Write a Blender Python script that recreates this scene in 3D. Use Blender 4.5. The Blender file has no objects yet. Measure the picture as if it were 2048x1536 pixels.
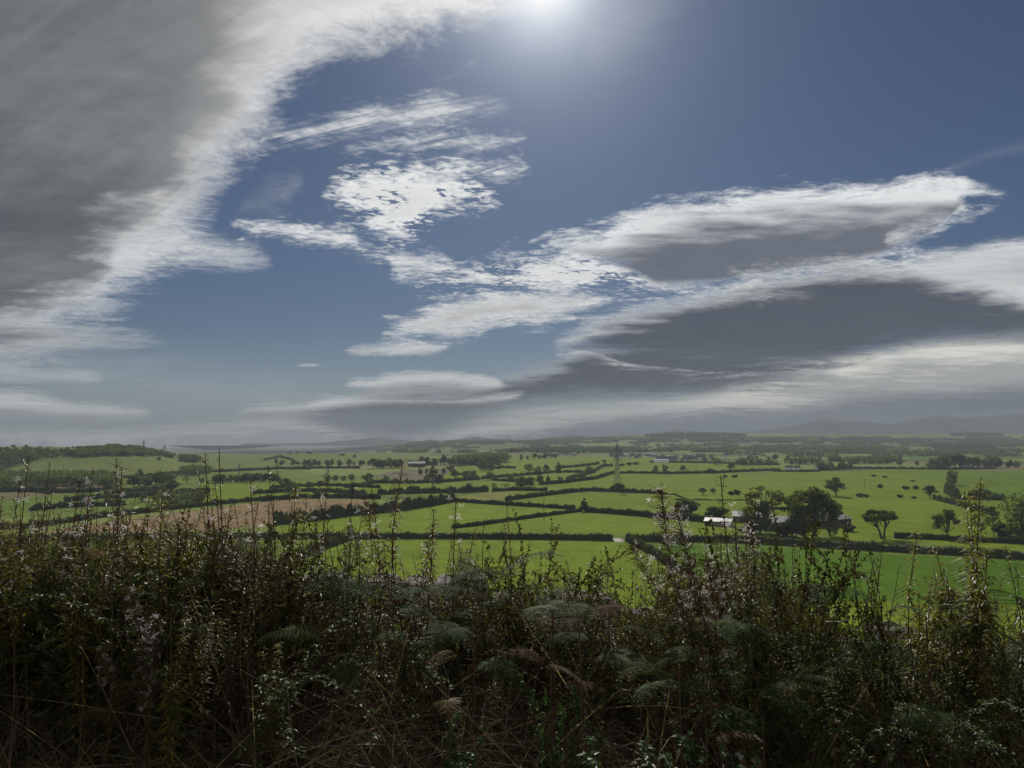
import bpy, math, random
import numpy as np
from mathutils import Vector, Matrix, Euler

# ------------------------------------------------------------------ basics
SC = bpy.context.scene
COL = SC.collection
rnd = random.Random(7)
RNG = np.random.default_rng(11)

FPX = 1490.0                      # focal length in pixels of a 2048 wide frame
PITCH = math.atan((872 - 768) / FPX)
CAMZ = 56.6
CP, SP = math.cos(PITCH), math.sin(PITCH)


def ray(px, py):
    """world direction through pixel (px, py) of the 2048 x 1536 photograph (scaled so that y = 1)"""
    a = (px - 1024) / FPX
    b = (768 - py) / FPX
    x, y, z = a, CP - b * SP, SP + b * CP
    return x / y, z / y


def to_px(x, y, z):
    dz = z - CAMZ
    f = y * CP + dz * SP
    u = -y * SP + dz * CP
    return 1024 + FPX * x / f, 768 - FPX * u / f


SUN_U, SUN_V = ray(1085, -48)
SUN_DIR = Vector((SUN_U, 1.0, SUN_V)).normalized()
SUN_EL = math.asin(SUN_DIR.z)
SUN_AZ = math.atan2(SUN_DIR.x, SUN_DIR.y)      # clockwise from +Y

cam_d = bpy.data.cameras.new('camera')
cam = bpy.data.objects.new('camera', cam_d)
COL.objects.link(cam)
cam.location = (0, 0, CAMZ)
cam.rotation_euler = (math.pi / 2 + PITCH, 0, 0)
cam_d.sensor_width = 36.0
cam_d.lens = 36.0 * FPX / 2048
cam_d.clip_start = 0.1
cam_d.clip_end = 120000
SC.camera = cam

SC.view_settings.view_transform = 'Standard'
SC.view_settings.look = 'None'
SC.view_settings.gamma = 1.0
SC.view_settings.exposure = EXPOSURE = 0.35
SC.render.engine = 'CYCLES'
SC.cycles.use_denoising = True
SC.cycles.denoiser = 'OPENIMAGEDENOISE'
SC.cycles.max_bounces = 6
SC.cycles.diffuse_bounces = 2
SC.cycles.glossy_bounces = 1
SC.cycles.transmission_bounces = 3
SC.cycles.transparent_max_bounces = 8
SC.cycles.volume_bounces = 0
SC.cycles.sample_clamp_indirect = 4.0
SC.cycles.use_adaptive_sampling = True
SC.cycles.adaptive_threshold = 0.015

sun_d = bpy.data.lights.new('sun', 'SUN')
sun_d.energy = 4.4
sun_d.angle = math.radians(0.55)
sun_d.color = (1.0, 0.95, 0.86)
sun = bpy.data.objects.new('sun', sun_d)
COL.objects.link(sun)
sun.rotation_euler = SUN_DIR.to_track_quat('Z', 'Y').to_euler()
sun.location = (0, 0, 200)

# ------------------------------------------------------------------ sky (world)
world = bpy.data.worlds.new('World')
SC.world = world
world.use_nodes = True
world.cycles.sampling_method = 'MANUAL'
world.cycles.sample_map_resolution = 512
WT = world.node_tree
for n_ in list(WT.nodes):
    WT.nodes.remove(n_)


class NT:
    """small helper that writes maths as nodes"""
    def __init__(s, tree):
        s.t = tree

    def node(s, kind, **kw):
        n = s.t.nodes.new(kind)
        for k, v in kw.items():
            setattr(n, k, v)
        return n

    def put(s, sock, v):
        if hasattr(v, 'is_output'):
            s.t.links.new(v, sock)
        elif v is not None:
            sock.default_value = v

    def m(s, op, a, b=None, c=None, clamp=False):
        n = s.node('ShaderNodeMath', operation=op)
        n.use_clamp = clamp
        for i, v in enumerate((a, b, c)):
            if v is not None:
                s.put(n.inputs[i], v)
        return n.outputs[0]

    def vm(s, op, a, b=None, out=0):
        n = s.node('ShaderNodeVectorMath', operation=op)
        s.put(n.inputs[0], a)
        if b is not None:
            s.put(n.inputs['Scale'] if op == 'SCALE' else n.inputs[1], b)
        return n.outputs[out]

    def mix(s, f, a, b, mode='MIX'):
        n = s.node('ShaderNodeMix', data_type='RGBA', blend_type=mode)
        s.put(n.inputs[0], f)
        s.put(n.inputs[6], (*a, 1) if isinstance(a, tuple) and len(a) == 3 else a)
        s.put(n.inputs[7], (*b, 1) if isinstance(b, tuple) and len(b) == 3 else b)
        return n.outputs[2]

    def step(s, x, lo, hi, a=0.0, b=1.0):
        n = s.node('ShaderNodeMapRange', interpolation_type='SMOOTHSTEP')
        s.put(n.inputs[0], x)
        for i, v in enumerate((lo, hi, a, b)):
            s.put(n.inputs[i + 1], v)
        return n.outputs[0]

    def lin(s, x, lo, hi, a=0.0, b=1.0):
        n = s.node('ShaderNodeMapRange', interpolation_type='LINEAR')
        s.put(n.inputs[0], x)
        for i, v in enumerate((lo, hi, a, b)):
            s.put(n.inputs[i + 1], v)
        return n.outputs[0]

    def noise(s, vec, scale, detail=4.0, rough=0.55, dist=0.0, out=0, lac=2.0):
        n = s.node('ShaderNodeTexNoise')
        s.put(n.inputs['Vector'], vec)
        n.inputs['Scale'].default_value = scale
        n.inputs['Detail'].default_value = detail
        n.inputs['Roughness'].default_value = rough
        n.inputs['Lacunarity'].default_value = lac
        n.inputs['Distortion'].default_value = dist
        return n.outputs[out]

    def xyz(s, x, y, z):
        n = s.node('ShaderNodeCombineXYZ')
        for i, v in enumerate((x, y, z)):
            s.put(n.inputs[i], v)
        return n.outputs[0]


W = NT(WT)
tc = W.node('ShaderNodeTexCoord')
DIR = tc.outputs['Generated']
sep = W.node('ShaderNodeSeparateXYZ')
W.put(sep.inputs[0], DIR)
dx, dy, dz = sep.outputs
dyc = W.m('MAXIMUM', W.m('ABSOLUTE', dy), 0.06)
U = W.m('DIVIDE', dx, dyc)
V = W.m('DIVIDE', dz, dyc)
# cloud-deck coordinates: where the view line meets a level sheet far above
dzc = W.m('ADD', W.m('MAXIMUM', dz, 0.0), 0.07)
QX = W.m('DIVIDE', dx, dzc)
QY = W.m('DIVIDE', dy, dzc)
Q = W.xyz(QX, QY, 0.0)
QS = W.xyz(W.m('MULTIPLY', QX, 0.45), QY, 3.7)

sky = W.node('ShaderNodeTexSky', sky_type='NISHITA')
sky.sun_disc = False
sky.sun_elevation = SUN_EL
sky.sun_rotation = SUN_AZ
sky.altitude = 60
sky.air_density = 1.0
sky.dust_density = 0.25
sky.ozone_density = 2.0

BG = 0.05                                        # background strength
K = 1.0 / (BG * 2 ** EXPOSURE)                  # display-linear value -> colour fed to the background


def lin8(r, g, b):
    """sRGB 0..255 -> colour for the background node"""
    f = lambda c: ((c / 255 + 0.055) / 1.055) ** 2.4 if c > 10 else c / 255 / 12.92
    return (f(r) * K, f(g) * K, f(b) * K)


U0, U1, V0, V1 = -0.95, 0.95, -0.05, 0.85
un = W.lin(U, U0, U1)


RA, RB = -1.2, 1.2


def curve_rot(pts, th):
    """height above an outline that runs along a slope of TH"""
    a, b = rotated(th)
    c, s_ = math.cos(th), math.sin(th)
    n = W.node('ShaderNodeFloatCurve')
    cu = n.mapping.curves[0]
    P = []
    for px, py in pts:
        u, v = ray(px, py)
        P.append(((u * c + v * s_ - RA) / (RB - RA), (v * c - u * s_ - RA) / (RB - RA)))
    P.sort()
    for _ in range(len(P) - 2):
        cu.points.new(0.5, 0.5)
    for pt, q in zip(cu.points, P):
        pt.location = q
        pt.handle_type = 'AUTO_CLAMPED'
    n.mapping.extend = 'HORIZONTAL'
    n.mapping.update()
    W.put(n.inputs['Value'], W.lin(a, RA, RB))
    return W.m('SUBTRACT', b, W.lin(n.outputs[0], 0, 1, RA, RB))


def curve(pts, fill):
    """a float curve v(u) through pixel points; outside the span the value FILL"""
    n = W.node('ShaderNodeFloatCurve')
    c = n.mapping.curves[0]
    P = []
    for px, py in pts:
        u, v = ray(px, py)
        P.append(((u - U0) / (U1 - U0), (v - V0) / (V1 - V0)))
    P.sort()
    if fill is not None:
        x0, x1 = P[0][0], P[-1][0]
        P = [(x0 - 0.012, P[0][1] + fill * 0.10), *P, (x1 + 0.012, P[-1][1] + fill * 0.10)]
    P = [(min(max(a, 0), 1), min(max(b, 0), 1)) for a, b in P]
    for _ in range(len(P) - 2):
        c.points.new(0.5, 0.5)
    for pt, (a, b) in zip(c.points, P):
        pt.location = (a, b)
        pt.handle_type = 'AUTO_CLAMPED'
    n.mapping.extend = 'HORIZONTAL'
    n.mapping.update()
    W.put(n.inputs['Value'], un)
    return W.lin(n.outputs[0], 0, 1, V0, V1)


def rotated(th):
    c, n = math.cos(th), math.sin(th)
    a = W.m('ADD', W.m('MULTIPLY', U, c), W.m('MULTIPLY', V, n))
    b = W.m('SUBTRACT', W.m('MULTIPLY', V, c), W.m('MULTIPLY', U, n))
    return a, b


# noises shared by all clouds (centred on 0)
QI = W.xyz(W.m('MULTIPLY', QX, 0.80), QY, 3.7)
QJ = W.vm('ADD', QI, W.vm('SCALE', W.vm('SUBTRACT', W.noise(QI, 2.4, 4, out=1), (0.5, 0.5, 0.5)), 0.30))
QD = W.vm('ADD', QS, W.vm('SCALE', W.vm('SUBTRACT', W.noise(QS, 1.6, 3, out=1), (0.5, 0.5, 0.5)), 0.35))
def nz(*a):
    return W.m('MULTIPLY', W.m('SUBTRACT', W.noise(*a), 0.5), 2.6)


n_big = nz(QD, 1.5, 4, 0.55)
n_mid = nz(QJ, 5.0, 6, 0.62)
n_fine = nz(QJ, 16.0, 6, 0.68)
# ripples of the high thin patches
QR = W.xyz(W.m('ADD', QX, W.m('MULTIPLY', QY, 0.35)), W.m('SUBTRACT', QY, W.m('MULTIPLY', QX, 0.35)), 9.1)
n_rip = nz(W.vm('MULTIPLY', QR, (0.7, 1.0, 1.0)), 30.0, 3, 0.6, 0.6)
# soft level streaks for the lower layers
n_lay = nz(W.xyz(W.m('MULTIPLY', U, 3.0), W.m('MULTIPLY', V, 26.0), 1.3), 1.6, 5, 0.6, 0.5)
n_xf = nz(QJ, 46.0, 4, 0.65)
ra_, rb_ = rotated(0.60)
n_diag = nz(W.xyz(W.m('MULTIPLY', ra_, 2.2), W.m('MULTIPLY', rb_, 9.0), 5.0), 1.5, 6, 0.62, 0.8)
rc_, rd_ = rotated(0.24)
n_str = nz(W.xyz(W.m('MULTIPLY', rc_, 5.0), W.m('MULTIPLY', rd_, 46.0), 2.0), 1.6, 6, 0.66, 0.9)
ns_ = dict(big=n_big, mid=n_mid, fine=n_fine, rip=n_rip, lay=n_lay)

# angle to the sun
cosang = W.vm('DOT_PRODUCT', W.vm('NORMALIZE', DIR), tuple(SUN_DIR), out=1)
ang = W.m('ARCCOSINE', W.m('MINIMUM', cosang, 0.99999))
near_sun = W.m('EXPONENT', W.m('MULTIPLY', ang, -5.0))
aureole = W.m('ADD', W.m('MULTIPLY', W.m('EXPONENT', W.m('MULTIPLY', ang, -19.0)), 1.30), W.m('MULTIPLY', W.m('EXPONENT', W.m('MULTIPLY', ang, -6.0)), 0.14))

skyc = W.mix(1.0, sky.outputs[0], (0.285, 0.338, 0.430), 'MULTIPLY')
hs = W.node('ShaderNodeHueSaturation')
hs.inputs['Saturation'].default_value = 1.0
W.put(hs.inputs['Color'], skyc)
CUR = hs.outputs[0]
CUR = W.mix(W.m('MULTIPLY', aureole, 1.0, clamp=True), CUR, lin8(226, 239, 255))
CUR = W.mix(W.m('MULTIPLY', W.m('EXPONENT', W.m('MULTIPLY', ang, -42.0)), 3.0, clamp=True), CUR, lin8(255, 255, 255))
# pale air towards the skyline
CUR = W.mix(W.step(V, 0.16, 0.0, 0.0, 0.45), CUR, lin8(160, 176, 190))


def cloud(top, bot, bright, dark, soft=0.008, alpha=1.0, thick=0.05, fromtop=False,
          amp=(0.0, 0.02, 0.012), rip=0.0, lay=0.0, shade=(0.02, 0.02), holes=0.0, sunlit=0.0, darken=1.0, botw=1.0, slope=None, diag=0.0, topw=1.0, streak=None):
    """one cloud between its upper and lower outline; thin rims let the sun through, thick cores are grey"""
    global CUR
    T = curve(top, -1) if top else None
    B = curve(bot, 1) if bot and slope is None else None
    dT = W.m('SUBTRACT', T, V) if T else None
    dB = W.m('SUBTRACT', V, B) if B else None
    if slope is not None:
        B, dB = True, curve_rot(bot, slope)
    d = W.m('MINIMUM', dT, dB) if (T and B) else (dT or dB)
    e = d
    for nm, a in zip(('big', 'mid', 'fine'), amp):
        if a:
            e = W.m('MULTIPLY_ADD', ns_[nm], a * 1.0, e)
    if rip:
        e = W.m('MULTIPLY_ADD', n_rip, rip * 1.3, e)
    if lay:
        e = W.m('MULTIPLY_ADD', n_lay, lay * 1.2, e)
    if diag:
        e = W.m('MULTIPLY_ADD', n_diag, diag * 0.08, e)
    e = W.m('MULTIPLY_ADD', n_xf, amp[2] * 0.7, e)
    a_ = W.step(e, -soft * 0.8, soft * 2.2)
    if holes:
        h = W.m('ADD', W.m('MULTIPLY', n_mid, 1.4), W.m('MULTIPLY', n_rip, 0.9))
        a_ = W.m('MULTIPLY', a_, W.step(W.m('ADD', h, W.m('MULTIPLY', d, 6.0)), -0.22 + holes * 0.3, 0.10 + holes * 0.3))
    if streak is not None:
        a_ = W.m('MULTIPLY', a_, W.step(W.m('ADD', n_str, W.m('MULTIPLY', d, 7.0)), streak - 0.35, streak + 0.45))
    if alpha != 1.0:
        a_ = W.m('MULTIPLY', a_, alpha)
    s = dT if fromtop else d
    if botw != 1.0 or topw != 1.0:
        s = W.m('MINIMUM', W.m('MULTIPLY', dT, topw), W.m('MULTIPLY', dB, botw))
    s = W.m('MULTIPLY_ADD', n_big, shade[0] * 1.0, s)
    s = W.m('MULTIPLY_ADD', n_mid, shade[1] * 1.0, s)
    if lay:
        s = W.m('MULTIPLY_ADD', n_lay, lay * 2.5, s)
    if diag:
        s = W.m('MULTIPLY_ADD', n_diag, diag, s)
    if slope is not None:          # far from the sun the sheet greys quickly behind its rim
        s = W.m('MULTIPLY', s, W.lin(ra_, -0.42, 0.12, 2.1, 0.90))
    k = W.step(s, -0.3 * thick if slope is not None else 0.0, thick, 0.0, darken)
    if slope is not None:
        mott = W.m('ADD', W.m('MULTIPLY', n_big, 0.55), W.m('ADD', W.m('MULTIPLY', n_mid, 0.45), W.m('MULTIPLY', n_diag, 0.32)))
        k = W.m('MULTIPLY', k, W.step(mott, -0.35, 0.60, 1.0, 0.84))
    k = W.m('ADD', k, W.m('MULTIPLY', W.m('MULTIPLY', n_fine, 0.07), W.step(k, 0.0, 1.0, 1.0, 0.2)), clamp=True)
    k = W.m('ADD', k, W.m('MULTIPLY', n_mid, 0.06), clamp=True)
    colr = W.mix(k, lin8(*bright), lin8(*dark))
    tex = W.m('MULTIPLY_ADD', n_mid, 0.13, W.m('MULTIPLY_ADD', n_lay, 0.09, W.m('MULTIPLY_ADD', n_fine, 0.05, 1.0)))
    colr = W.vm('SCALE', colr, tex)
    if sunlit:
        colr = W.mix(W.m('MULTIPLY', near_sun, sunlit, clamp=True), colr, lin8(255, 253, 248))
    CUR = W.mix(a_, CUR, colr)


WH, LG = (232, 234, 234), (205, 207, 206)
# thin high streaks
cloud([(120, 690), (260, 700), (400, 735), (560, 770), (720, 795)], [(120, 760), (300, 800), (450, 820), (720, 826)],
      (178, 186, 188), (178, 186, 188), soft=0.05, alpha=0.55, amp=(0.03, 0.02, 0.0), lay=0.02)
cloud([(1190, -60), (1260, -80), (1420, -90)], [(1190, 180), (1260, 130), (1330, 40), (1420, -60)],
      (185, 190, 200), (185, 190, 200), soft=0.06, alpha=0.30, amp=(0.05, 0.05, 0.02))
cloud([(1880, 345), (1960, 310), (2048, 285), (2200, 240)], [(1880, 350), (1960, 322), (2048, 300), (2200, 262)],
      (150, 160, 178), (150, 160, 178), soft=0.012, alpha=0.45, amp=(0.0, 0.006, 0.003))
cloud([(490, 405), (530, 378), (590, 365)], [(490, 425), (530, 425), (590, 380)],
      LG, LG, soft=0.03, alpha=0.42, amp=(0.0, 0.03, 0.02))
# rippled patches in the middle of the sky
cloud([(480, 287), (600, 246), (680, 212), (740, 200), (800, 206), (870, 180), (930, 192), (1010, 208)],
      [(480, 300), (600, 292), (700, 276), (800, 266), (900, 256), (1010, 224)], WH, LG, soft=0.016, alpha=0.95,
      amp=(0.0, 0.012, 0.016), rip=0.012, thick=0.1, streak=-0.05)
cloud([(690, 302), (770, 284), (850, 264), (930, 268), (1040, 268)], [(690, 308), (770, 298), (900, 300), (1040, 288)],
      WH, LG, soft=0.012, alpha=0.95, amp=(0.0, 0.008, 0.014), rip=0.008, streak=-0.10)
cloud([(870, 165), (920, 138), (955, 114)], [(870, 172), (920, 146), (955, 122)],
      WH, LG, soft=0.012, alpha=0.6, amp=(0.0, 0.008, 0.012), rip=0.006, streak=0.0)
cloud([(655, 385), (700, 345), (790, 325), (880, 332), (950, 358), (992, 398)],
      [(655, 398), (700, 420), (750, 462), (800, 484), (850, 452), (900, 425), (992, 404)], (240, 241, 240), (214, 216, 216),
      soft=0.016, amp=(0.0, 0.020, 0.018), rip=0.024, thick=0.09, shade=(0.0, 0.05), holes=-0.18)
cloud([(880, 322), (950, 318), (1000, 322), (1062, 331)], [(880, 336), (950, 356), (1000, 366), (1062, 336)],
      WH, WH, soft=0.012, amp=(0.0, 0.010, 0.014), rip=0.016, streak=-0.15)
cloud([(470, 441), (550, 444), (640, 455), (700, 456), (722, 488), (775, 512)],
      [(470, 450), (560, 464), (650, 491), (700, 503), (775, 518)], WH, LG, soft=0.012, amp=(0.0, 0.022, 0.016), rip=0.01, thick=0.06)
cloud([(772, 512), (800, 500), (850, 502), (908, 533)], [(772, 518), (815, 556), (870, 556), (908, 540)],
      WH, LG, soft=0.015, amp=(0.0, 0.02, 0.018), rip=0.012)
cloud([(1060, 481), (1080, 473), (1102, 463)], [(1060, 485), (1080, 480), (1102, 468)], WH, WH, soft=0.004, amp=(0, 0.003, 0.004))
cloud([(596, 730), (615, 727), (636, 730)], [(596, 732), (615, 733), (636, 732)], WH, WH, soft=0.003, alpha=0.8, amp=(0, 0.003, 0.002))
cloud([(766, 632), (785, 630), (805, 635)], [(766, 635), (785, 637), (805, 637)], WH, WH, soft=0.003, alpha=0.8, amp=(0, 0.003, 0.002))
# lens shaped cloud on the right and the broken white field at its left end
cloud([(1680, 560), (1750, 528), (1850, 506), (1950, 488), (2048, 470), (2250, 440)],
      [(1680, 566), (1800, 590), (2048, 620), (2250, 640)], (228, 230, 230), (160, 163, 168), soft=0.012,
      amp=(0.006, 0.016, 0.012), thick=0.07, shade=(0.02, 0.02), lay=0.010)
cloud([(840, 580), (920, 535), (1000, 520), (1100, 514), (1200, 508), (1330, 560)],
      [(840, 588), (950, 590), (1100, 596), (1200, 590), (1330, 578)], (236, 237, 236), (214, 215, 215), soft=0.018,
      amp=(0.0, 0.035, 0.02), rip=0.016, thick=0.08, shade=(0.0, 0.04), holes=0.22, lay=0.02)
cloud([(1090, 489), (1200, 455), (1310, 408), (1400, 394), (1560, 376), (1750, 366), (1920, 350), (1960, 368), (2015, 388)],
      [(1090, 493), (1180, 520), (1250, 552), (1330, 585), (1420, 584), (1500, 572), (1600, 556), (1700, 538), (1800, 506),
       (1880, 466), (1915, 430), (1940, 405), (2015, 394)], (242, 244, 244), (103, 109, 121), soft=0.010, amp=(0.006, 0.022, 0.014), thick=0.070,
      shade=(0.022, 0.020), lay=0.014, botw=4.0)
cloud([(772, 662), (830, 628), (900, 600), (1000, 580), (1100, 572), (1215, 588)],
      [(772, 668), (860, 675), (900, 676), (960, 662), (1050, 658), (1120, 642), (1215, 600)], (236, 237, 236), (168, 169, 170),
      soft=0.011, amp=(0.0, 0.02, 0.014), thick=0.045, shade=(0.0, 0.018), rip=0.004, lay=0.006)
cloud([(695, 701), (760, 687), (810, 682), (895, 692)], [(695, 703), (780, 713), (830, 709), (895, 695)],
      WH, (196, 198, 198), soft=0.006, amp=(0.0, 0.008, 0.006), thick=0.02)
cloud([(1780, 462), (1880, 436), (1965, 424)], [(1780, 490), (1880, 452), (1965, 430)], (214, 217, 219), (190, 193, 197),
      soft=0.008, alpha=0.85, amp=(0.0, 0.010, 0.012), streak=-0.4)
# great grey cloud upper left
cloud(None, [(-300, 760), (60, 700), (140, 650), (200, 640), (240, 605), (300, 552), (365, 505), (410, 440), (425, 395), (470, 335), (505, 285),
             (570, 200), (640, 130), (760, 88), (900, 62), (1040, 22), (1075, -40), (1150, -200)],
      (250, 251, 251), (52, 61, 71), soft=0.030, amp=(0.012, 0.030, 0.024), thick=0.20, shade=(0.050, 0.070), sunlit=1.2, lay=0.006, slope=0.626, diag=0.050)
cloud([(240, 470), (330, 455), (400, 464), (470, 490), (535, 522)],
      [(240, 560), (280, 556), (320, 544), (420, 534), (535, 527)], (222, 225, 226), (150, 155, 161), soft=0.018,
      amp=(0.004, 0.014, 0.012), thick=0.07, shade=(0.05, 0.02), lay=0.014)
cloud([(-300, 600), (0, 620), (150, 638), (240, 658), (330, 687)], [(-300, 730), (0, 725), (100, 716), (200, 700), (330, 691)],
      (186, 190, 193), (110, 116, 123), soft=0.012, amp=(0.004, 0.012, 0.010), thick=0.045, shade=(0.03, 0.02), lay=0.012)
# low layers on the left
cloud([(-300, 728), (0, 730), (80, 738), (200, 760)], [(-300, 766), (0, 760), (100, 762), (200, 764)],
      (206, 210, 212), (150, 154, 158), soft=0.010, alpha=0.85, amp=(0.0, 0.008, 0.006), lay=0.012)
cloud([(-300, 770), (0, 780), (60, 786), (150, 801), (300, 822)], [(-300, 850), (0, 848), (150, 846), (300, 836)],
      (240, 241, 238), (140, 144, 149), soft=0.008, amp=(0.0, 0.01, 0.006), thick=0.045, shade=(0.01, 0.01), lay=0.008, fromtop=True)
cloud([(-300, 854), (0, 856), (150, 856), (300, 852), (400, 846), (520, 830), (600, 826), (700, 850), (900, 868), (1400, 872), (2250, 870)], None,
      (240, 241, 237), (160, 164, 168), soft=0.010, alpha=1.0, amp=(0.0, 0.014, 0.008), thick=0.03, shade=(0.02, 0.02), lay=0.008, fromtop=True)
# dark cloud on the right and the layers beneath it
cloud([(900, 862), (1000, 826), (1100, 812), (1300, 802), (1450, 766), (1600, 715), (1700, 695), (1900, 668), (2048, 660), (2250, 650)],
      None, (236, 234, 224), (172, 174, 172), soft=0.010, amp=(0.0, 0.012, 0.008), thick=0.06, shade=(0.03, 0.04), lay=0.020, fromtop=True)
cloud([(-300, 920), (200, 912), (500, 900), (800, 874), (1000, 862), (1130, 842), (1250, 826), (1500, 810), (1600, 806), (1700, 787), (1850, 775), (2048, 764), (2250, 758)],
      None, (126, 130, 139), (98, 103, 115), soft=0.008, amp=(0.0, 0.010, 0.006), thick=0.03, shade=(0.012, 0.012), lay=0.010, fromtop=True)
cloud([(485, 822), (600, 806), (680, 790), (760, 772), (860, 770), (950, 768), (1000, 748), (1100, 728), (1200, 690), (1300, 690), (1450, 700), (1600, 715), (1680, 735)],
      [(485, 826), (560, 840), (640, 862), (800, 884), (900, 862), (1000, 826), (1200, 802), (1400, 794), (1570, 770), (1680, 745)], (176, 178, 180), (70, 75, 87),
      soft=0.010, amp=(0.004, 0.012, 0.008), thick=0.026, shade=(0.012, 0.014), lay=0.007, fromtop=True)
cloud([(470, 824), (600, 806), (680, 793), (800, 796), (900, 798), (1040, 786)], [(470, 828), (600, 824), (700, 812), (800, 808), (900, 808), (1040, 794)],
      (244, 245, 242), (214, 216, 214), soft=0.006, amp=(0.0, 0.006, 0.005), thick=0.02, lay=0.004)
cloud([(690, 766), (740, 757), (800, 746), (860, 743), (940, 749), (1005, 764)], [(690, 769), (800, 784), (900, 788), (1005, 778)],
      (240, 241, 238), (140, 142, 147), soft=0.006, amp=(0.0, 0.007, 0.005), thick=0.026, fromtop=True, shade=(0.003, 0.008), lay=0.004)
cloud([(1112, 686), (1150, 658), (1200, 628), (1300, 602), (1400, 578), (1500, 546), (1600, 526), (1700, 518), (1800, 524), (1900, 542), (2048, 572), (2250, 592)],
      [(1112, 690), (1190, 706), (1250, 726), (1350, 738), (1450, 745), (1600, 745), (1700, 734), (1760, 716), (1850, 700), (2048, 692), (2250, 690)],
      (226, 228, 228), (74, 80, 93), soft=0.014, amp=(0.010, 0.018, 0.014), thick=0.066, shade=(0.024, 0.030), lay=0.010, botw=30.0, topw=1.7)
# white tufts lying on the dark cloud
cloud([(1430, 602), (1500, 588), (1560, 585), (1625, 590)], [(1430, 604), (1500, 604), (1560, 596), (1625, 593)],
      (214, 216, 214), (160, 162, 164), soft=0.010, alpha=0.8, amp=(0.0, 0.014, 0.012), thick=0.03)
cloud([(1470, 575), (1560, 560), (1640, 553), (1700, 556)], [(1470, 580), (1560, 568), (1640, 560), (1700, 558)],
      (222, 224, 222), (190, 190, 190), soft=0.009, alpha=0.85, amp=(0.0, 0.012, 0.010), thick=0.03)

# unseen bright clouds added behind the viewer as fill light on the bank
back_fill = W.m('MULTIPLY', W.step(dy, 0.05, -0.35), W.step(n_big, -0.35, 0.25))
CUR = W.mix(W.m('MULTIPLY', back_fill, 0.95), CUR, tuple(0.62 * K * q for q in (1.0, 0.985, 0.96)))

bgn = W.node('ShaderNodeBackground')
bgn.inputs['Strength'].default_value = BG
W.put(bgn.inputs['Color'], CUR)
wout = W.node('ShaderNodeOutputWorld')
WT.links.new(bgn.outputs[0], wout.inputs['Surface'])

# ------------------------------------------------------------------ mesh helpers
class MB:
    """collects vertices and faces as arrays and links them as ONE mesh object"""
    def __init__(s):
        s.v, s.f3, s.f4, s.m3, s.m4, s.n = [], [], [], [], [], 0

    def add(s, v, f, mat=0):
        v = np.asarray(v, float).reshape(-1, 3)
        f = np.asarray(f, int)
        if not len(f):
            return
        (s.f3 if f.shape[1] == 3 else s.f4).append(f + s.n)
        (s.m3 if f.shape[1] == 3 else s.m4).append(np.full(len(f), mat, int))
        s.v.append(v)
        s.n += len(v)

    def merge(s, o, M=None, mat=None):
        off = s.n
        for v in o.v:
            s.v.append(v if M is None else v @ np.array(M.to_3x3()).T + np.array(M.translation))
            s.n += len(v)
        for a, b in ((s.f3, o.f3), (s.f4, o.f4)):
            a.extend([q + off for q in b])
        for a, b in ((s.m3, o.m3), (s.m4, o.m4)):
            a.extend([q if mat is None else np.full(len(q), mat, int) for q in b])

    def mesh(s, name, mats, smooth=False):
        me = bpy.data.meshes.new(name)
        v = np.concatenate(s.v) if s.v else np.zeros((0, 3))
        f3 = np.concatenate(s.f3) if s.f3 else np.zeros((0, 3), int)
        f4 = np.concatenate(s.f4) if s.f4 else np.zeros((0, 4), int)
        mi = np.concatenate(s.m3 + s.m4) if (s.m3 or s.m4) else np.zeros(0, int)
        me.vertices.add(len(v))
        me.vertices.foreach_set('co', v.astype(np.float32).ravel())
        li = np.concatenate([f3.ravel(), f4.ravel()]).astype(np.int32)
        me.loops.add(len(li))
        me.loops.foreach_set('vertex_index', li)
        tot = np.concatenate([np.full(len(f3), 3), np.full(len(f4), 4)]).astype(np.int32)
        st = np.concatenate([[0], np.cumsum(tot)[:-1]]).astype(np.int32) if len(tot) else tot
        me.polygons.add(len(tot))
        me.polygons.foreach_set('loop_start', st)
        me.polygons.foreach_set('loop_total', tot)
        for m in mats if isinstance(mats, (list, tuple)) else [mats]:
            me.materials.append(m)
        me.polygons.foreach_set('material_index', mi.astype(np.int32))
        me.polygons.foreach_set('use_smooth', np.full(len(tot), bool(smooth)))
        me.update()
        me.validate()
        return me

    def obj(s, name, mats, parent=None, smooth=False):
        o = bpy.data.objects.new(name, s.mesh(name, mats, smooth))
        COL.objects.link(o)
        o.parent = parent
        return o


def tag(o, label=None, cat=None, group=None, kind=None):
    for k, v in (('label', label), ('category', cat), ('group', group), ('kind', kind)):
        if v:
            o[k] = v
    return o


def empty(name, loc, rz=0.0, label=None, cat=None, group=None):
    o = bpy.data.objects.new(name, None)
    o.empty_display_size = 0.1
    COL.objects.link(o)
    o.location = loc
    o.rotation_euler = (0, 0, rz)
    return tag(o, label, cat, group)


def copy_tree(o, parent=None):
    c = o.copy()
    COL.objects.link(c)
    if parent is not None:
        c.parent = parent
    for ch in list(o.children):
        copy_tree(ch, c)
    return c


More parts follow.
